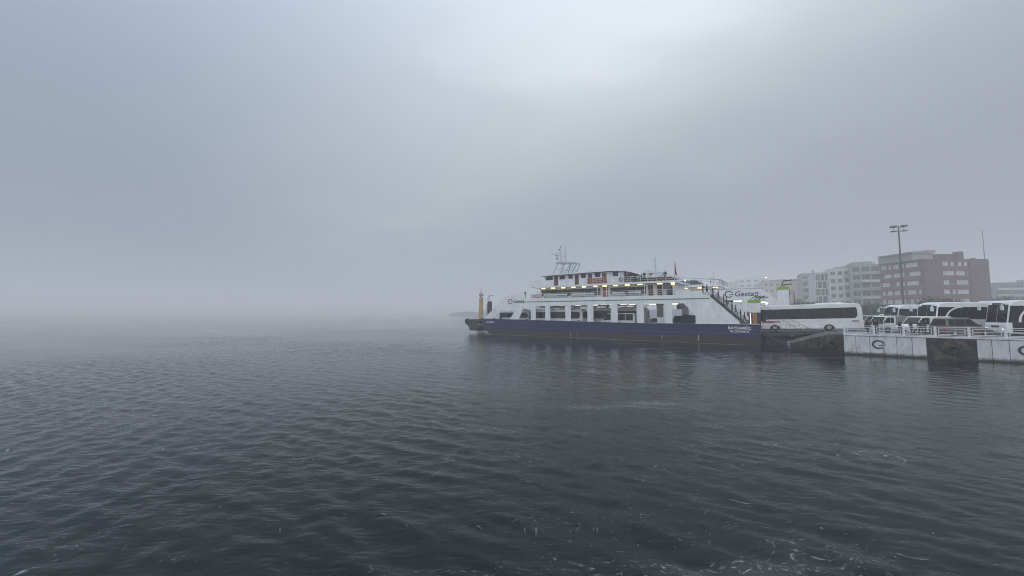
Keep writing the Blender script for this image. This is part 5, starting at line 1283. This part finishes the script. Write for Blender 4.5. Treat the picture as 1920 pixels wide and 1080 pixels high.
# on the quay
coach('white coach with curved front pillar parked behind the brown people carrier', at_xY(1830, 47.4), WEST - R(3) , 12.3, 2.5, 3.85, curved=True)
coach('nearest white coach cut off by the right edge of the photo', at_xY(1992, 42.3), WEST - R(12), 12.3, 2.5, 3.95, front_lit=True, curved=True, door_side=-1)
coach('dark fronted coach farthest left of the parked row', at_xY(1745, 57.5), WEST - R(4), 12.0, 2.5, 3.75)
car('brown people carrier parked at the railing facing right', at_xY(1797, 42.2), R(-4), 4.75, 1.95, 1.95, 'brown_car', 'people carrier', 'people_carrier', True, 0.2, 1.12)
van('long white van behind the railing with people standing beside it', at_xY(1727, 46.2), WEST - R(3), 5.0, 1.95, 2.12, windows=0)
light_truck('white pickup truck with grey canvas load next to the coach tail', at_xY(1680, 50.5), WEST - R(3))
car('silver car half hidden behind the white van', at_xY(1716, 53.0), WEST - R(3), 4.5, 1.8, 1.75, 'silver_car')
van('white van in the back row behind the group of people', at_xY(1668, 66.0), WEST, 5.4, 1.95, 2.3, windows=0)
van('pale van in the back row next to the coach tail', at_xY(1628, 64.0), WEST, 5.4, 1.95, 2.1, 'silver_car', windows=2)

# ------------------------------------------------------------------ people
M['skin'] = mat('skin', (0.24, 0.155, 0.12), 0.6); M['hair'] = mat('dark_hair', (0.02, 0.016, 0.013), 0.8); M['shoe'] = mat('shoes', (0.02, 0.02, 0.02), 0.7)
COATS = {k: mat('coat_' + k, c, 0.85, vary=0.2) for k, c in dict(black=(0.014, 0.014, 0.016), navy=(0.018, 0.022, 0.04), charcoal=(0.035, 0.036, 0.038), brown=(0.05, 0.035, 0.027), grey=(0.10, 0.10, 0.105), plum=(0.045, 0.022, 0.028), olive=(0.04, 0.043, 0.03)).items()}
TROUS = {k: mat('trousers_' + k, c, 0.85) for k, c in dict(black=(0.013, 0.013, 0.015), blue=(0.03, 0.04, 0.07), grey=(0.05, 0.05, 0.052)).items()}
def person_mesh(name, stride=0.0, arms='down', lean=0.0):
    J = {'pel': (0, 0, .93), 'bel': (0, 0.01, 1.08), 'che': (0, 0, 1.30), 'nec': (0, -0.01, 1.47), 'hd0': (0, -0.03, 1.56), 'hd1': (0, -0.035, 1.68), 'top': (0, -0.02, 1.745)}
    E = [('pel', 'bel'), ('bel', 'che'), ('che', 'nec'), ('nec', 'hd0'), ('hd0', 'hd1'), ('hd1', 'top')]
    rad = {'pel': (.17, .13), 'bel': (.165, .13), 'che': (.185, .135), 'nec': (.062, .062), 'hd0': (.082, .09), 'hd1': (.092, .105), 'top': (.06, .07)}
    for s, n in ((-1, 'l'), (1, 'r')):
        st = stride * s
        J['hip' + n] = (s * .10, 0, .86); J['kn' + n] = (s * .105, -st * .55 - 0.02, .48); J['an' + n] = (s * .11, -st + (0.05 if st < 0 else 0), .09); J['to' + n] = (s * .12, -st - .17, .045)
        rad.update({'hip' + n: (.105, .11), 'kn' + n: (.068, .07), 'an' + n: (.05, .05), 'to' + n: (.04, .035)})
        E += [('pel', 'hip' + n), ('hip' + n, 'kn' + n), ('kn' + n, 'an' + n), ('an' + n, 'to' + n)]
        J['sh' + n] = (s * .205, 0, 1.40); rad['sh' + n] = (.078, .08)
        if arms == 'down': el, ha = (s * .27, 0.05 + st * .3, 1.12), (s * .27, -.06 + st * .6, .88)
        elif arms == 'rail': el, ha = (s * .27, -.14, 1.14), (s * .17, -.38, 1.05)
        else: el, ha = (s * .28, 0.02, 1.12), (s * .10, -.20, 1.10)
        J['el' + n] = el; J['ha' + n] = ha; rad['el' + n] = (.055, .055); rad['ha' + n] = (.04, .045)
        E += [('che', 'sh' + n), ('sh' + n, 'el' + n), ('el' + n, 'ha' + n)]
        hx, hy, hz = ha                                   # five short fingers per hand
        for f in range(5):
            k = 'f%s%d' % (n, f); off = (f - 2) * 0.018
            if f == 4: p = (hx - s * 0.045, hy - 0.03, hz - 0.035)
            elif arms == 'down': p = (hx, hy + off, hz - 0.10 + abs(f - 1) * 0.008)
            else: p = (hx + off, hy - 0.085 + abs(f - 1) * 0.008, hz - 0.03)
            J[k] = p; rad[k] = (.010, .010); E.append(('ha' + n, k))
    names = list(J); idx = {k: i for i, k in enumerate(names)}
    me = bpy.data.meshes.new(name)
    me.from_pydata([(J[k][0], J[k][1] - lean * max(0, J[k][2] - .93), J[k][2]) for k in names], [(idx[a], idx[b]) for a, b in E], [])
    o = bpy.data.objects.new('tmp', me); COL.objects.link(o)
    o.modifiers.new('skin', 'SKIN')
    for i, k in enumerate(names):
        sv = me.skin_vertices[0].data[i]; sv.radius = rad[k]; sv.use_root = (k == 'pel')
    ss = o.modifiers.new('sub', 'SUBSURF'); ss.levels = 1; ss.render_levels = 1
    dg = bpy.context.evaluated_depsgraph_get()
    out = bpy.data.meshes.new_from_object(o.evaluated_get(dg)); out.name = name
    bpy.data.objects.remove(o)
    # nose and ears pulled out of the head
    for v in out.vertices:
        x, y, z = v.co
        if 1.60 < z < 1.65 and y < -0.09 and abs(x) < 0.03: v.co.y -= 0.02
    out.materials.clear()
    for k in ('skin', 'coat', 'trousers', 'hair', 'shoe'): out.materials.append(M['skin'])
    for p in out.polygons:
        c = p.center; p.use_smooth = True; z = c.z; i = 1
        if z > 1.49: i = 3 if (z > 1.70 or c.y > -0.01) else 0
        elif z < 0.10: i = 4
        elif z < 0.80 and abs(c.x) < 0.24: i = 2
        for n, s in (('l', -1), ('r', 1)):
            ha = Vector(J['ha' + n])
            if (c - ha).length < 0.12 and (arms != 'down' or z < 0.93): i = 0
        p.material_index = i
    return out
PM = {'stand': person_mesh('person_standing', 0.03), 'walk': person_mesh('person_walking', 0.20), 'rail': person_mesh('person_at_rail', 0.04, 'rail', 0.12), 'hold': person_mesh('person_holding', 0.04, 'hold')}
def person(pose, loc, facing, coat, tr, label, group, h=1.0):
    o = bpy.data.objects.new('person', PM[pose]); COL.objects.link(o)
    o.location = loc; o.rotation_euler = (0, 0, facing); o.scale = (h, h, h)
    for s, m in zip(o.material_slots, (M['skin'], COATS[coat], TROUS[tr], M['hair'], M['shoe'])):
        s.link = 'OBJECT'; s.material = m
    tag(o, label, 'person', group); return o
TO_CAM = FROT                                     # a person built facing -y turned to face the near side
g = 'people on the ferry upper decks'
person('rail', fw(42.55, 0.62, 7.85), TO_CAM, 'charcoal', 'black', 'person in dark coat standing alone at the rail above the bow', g, 0.97)
person('stand', fw(20.5, 1.2, 10.4), TO_CAM, 'black', 'black', 'person in black by the lifebuoy on the upper deck, leftmost of the group', g, 1.02)
person('stand', fw(19.95, 1.5, 10.4), TO_CAM + 0.8, 'charcoal', 'grey', 'person in charcoal close beside the leftmost one on the upper deck', g, 1.04)
person('hold', fw(19.0, 1.3, 10.4), TO_CAM - 0.5, 'navy', 'black', 'person in navy jacket under the sloping roof edge of the upper deck', g, 1.03)
person('stand', fw(18.0, 1.8, 10.4), TO_CAM + 2.4, 'charcoal', 'black', 'person with back turned near the end of the sloping roof', g, 0.97)
person('rail', fw(17.2, 1.05, 10.4), TO_CAM, 'black', 'black', 'broad person in black leaning on the open upper deck rail', g, 1.03)
person('stand', fw(13.7, 1.3, 10.4), TO_CAM + 0.6, 'black', 'grey', 'lone person on the open upper deck near the flag staff', g, 1.02)
person('stand', fw(20.6, 1.3, 7.85), TO_CAM + 0.4, 'charcoal', 'black', 'person standing before the dark saloon windows under the lamps', g, 0.95)
person('hold', fw(8.0, 2.6, 7.85), TO_CAM - 0.6, 'plum', 'black', 'person in plum coat waiting at the top landing of the stern stairs', g, 1.0)
person('walk', fw(7.2, 1.2, 7.85), TO_CAM + 1.57, 'black', 'black', 'person in black stepping from the landing onto the stern stairs', g, 0.98)
g = 'people going down the stern stairs'
ordn = ['uppermost', 'second from the top', 'third from the top', 'fourth from the top', 'fourth from the bottom', 'third from the bottom', 'second from the bottom', 'lowest']
cc = ['olive', 'black', 'charcoal', 'olive', 'brown', 'grey', 'black', 'charcoal']
for k in range(8):
    t = (0.05, 0.19, 0.34, 0.45, 0.56, 0.67, 0.79, 0.92)[k]; n = round(t * 21) / 21
    lab = 'person in dark clothes on the ferry stern stairs, ' + ordn[k]
    person('walk' if k % 2 else 'stand', fw(6.5 - 4.9 * n, 1.0 + 0.35 * ((k * 7) % 3 - 1), 7.78 - 4.9 * n), TO_CAM + 1.57, cc[k], ['black', 'blue', 'grey'][k % 3], lab, g, 0.93)
g = 'people waiting on the quay'
for px, Y, pose, f, coat, tr, lab in (
    (1623, 46.6, 'stand', 1.2, 'black', 'black', 'person in black right behind the coach tail light'),
    (1627, 47.5, 'hold', -0.8, 'charcoal', 'black', 'person in charcoal coat second from the coach tail'),
    (1639, 46.4, 'stand', -1.4, 'black', 'black', 'person in black with arms down left of the pickup cab'),
    (1645, 47.2, 'hold', 0.6, 'brown', 'black', 'person in brown coat in the middle of the group by the pickup'),
    (1650, 46.2, 'walk', 1.2, 'navy', 'grey', 'person in navy coat nearest the pickup windscreen'),
    (1684, 45.4, 'hold', 0.4, 'plum', 'black', 'person in dark plum coat before the nose of the white van'),
    (1705, 44.2, 'stand', 1.1, 'plum', 'black', 'person in plum coat at the front wheel of the white van'),
    (1723, 43.6, 'walk', -0.6, 'charcoal', 'black', 'person in charcoal coat beside the white van door'),
    (1731, 43.2, 'hold', 0.7, 'black', 'black', 'person in black at the middle of the white van')):
    person(pose, at_xY(px, Y), f, coat, tr, lab, g, 1.0)
# ------------------------------------------------------------------ haze
def build_haze():
    bm = bmesh.new(); bmesh.ops.create_cube(bm, size=1)
    x0, x1, y0, y1, z0, z1 = -2700, 2700, -620, 2700, -3.6, 68
    for v in bm.verts:
        v.co = ((x0 + x1) / 2 + v.co.x * (x1 - x0), (y0 + y1) / 2 + v.co.y * (y1 - y0), (z0 + z1) / 2 + v.co.z * (z1 - z0))
    me = bpy.data.meshes.new('haze'); bm.to_mesh(me); bm.free()
    m = bpy.data.materials.new('sea_fog'); m.use_nodes = True
    nt = m.node_tree; nt.nodes.clear()
    o = nt.nodes.new('ShaderNodeOutputMaterial'); v = nt.nodes.new('ShaderNodeVolumePrincipled')
    v.inputs['Color'].default_value = (0.985, 0.99, 1.0, 1)
    v.inputs['Density'].default_value = 0.0018
    v.inputs['Anisotropy'].default_value = 0.0
    nt.links.new(v.outputs[0], o.inputs['Volume'])
    me.materials.append(m)
    ob = bpy.data.objects.new('haze', me); COL.objects.link(ob)
    ob['kind'] = 'stuff'; ob['label'] = 'pale sea fog over harbour and water'
build_haze()
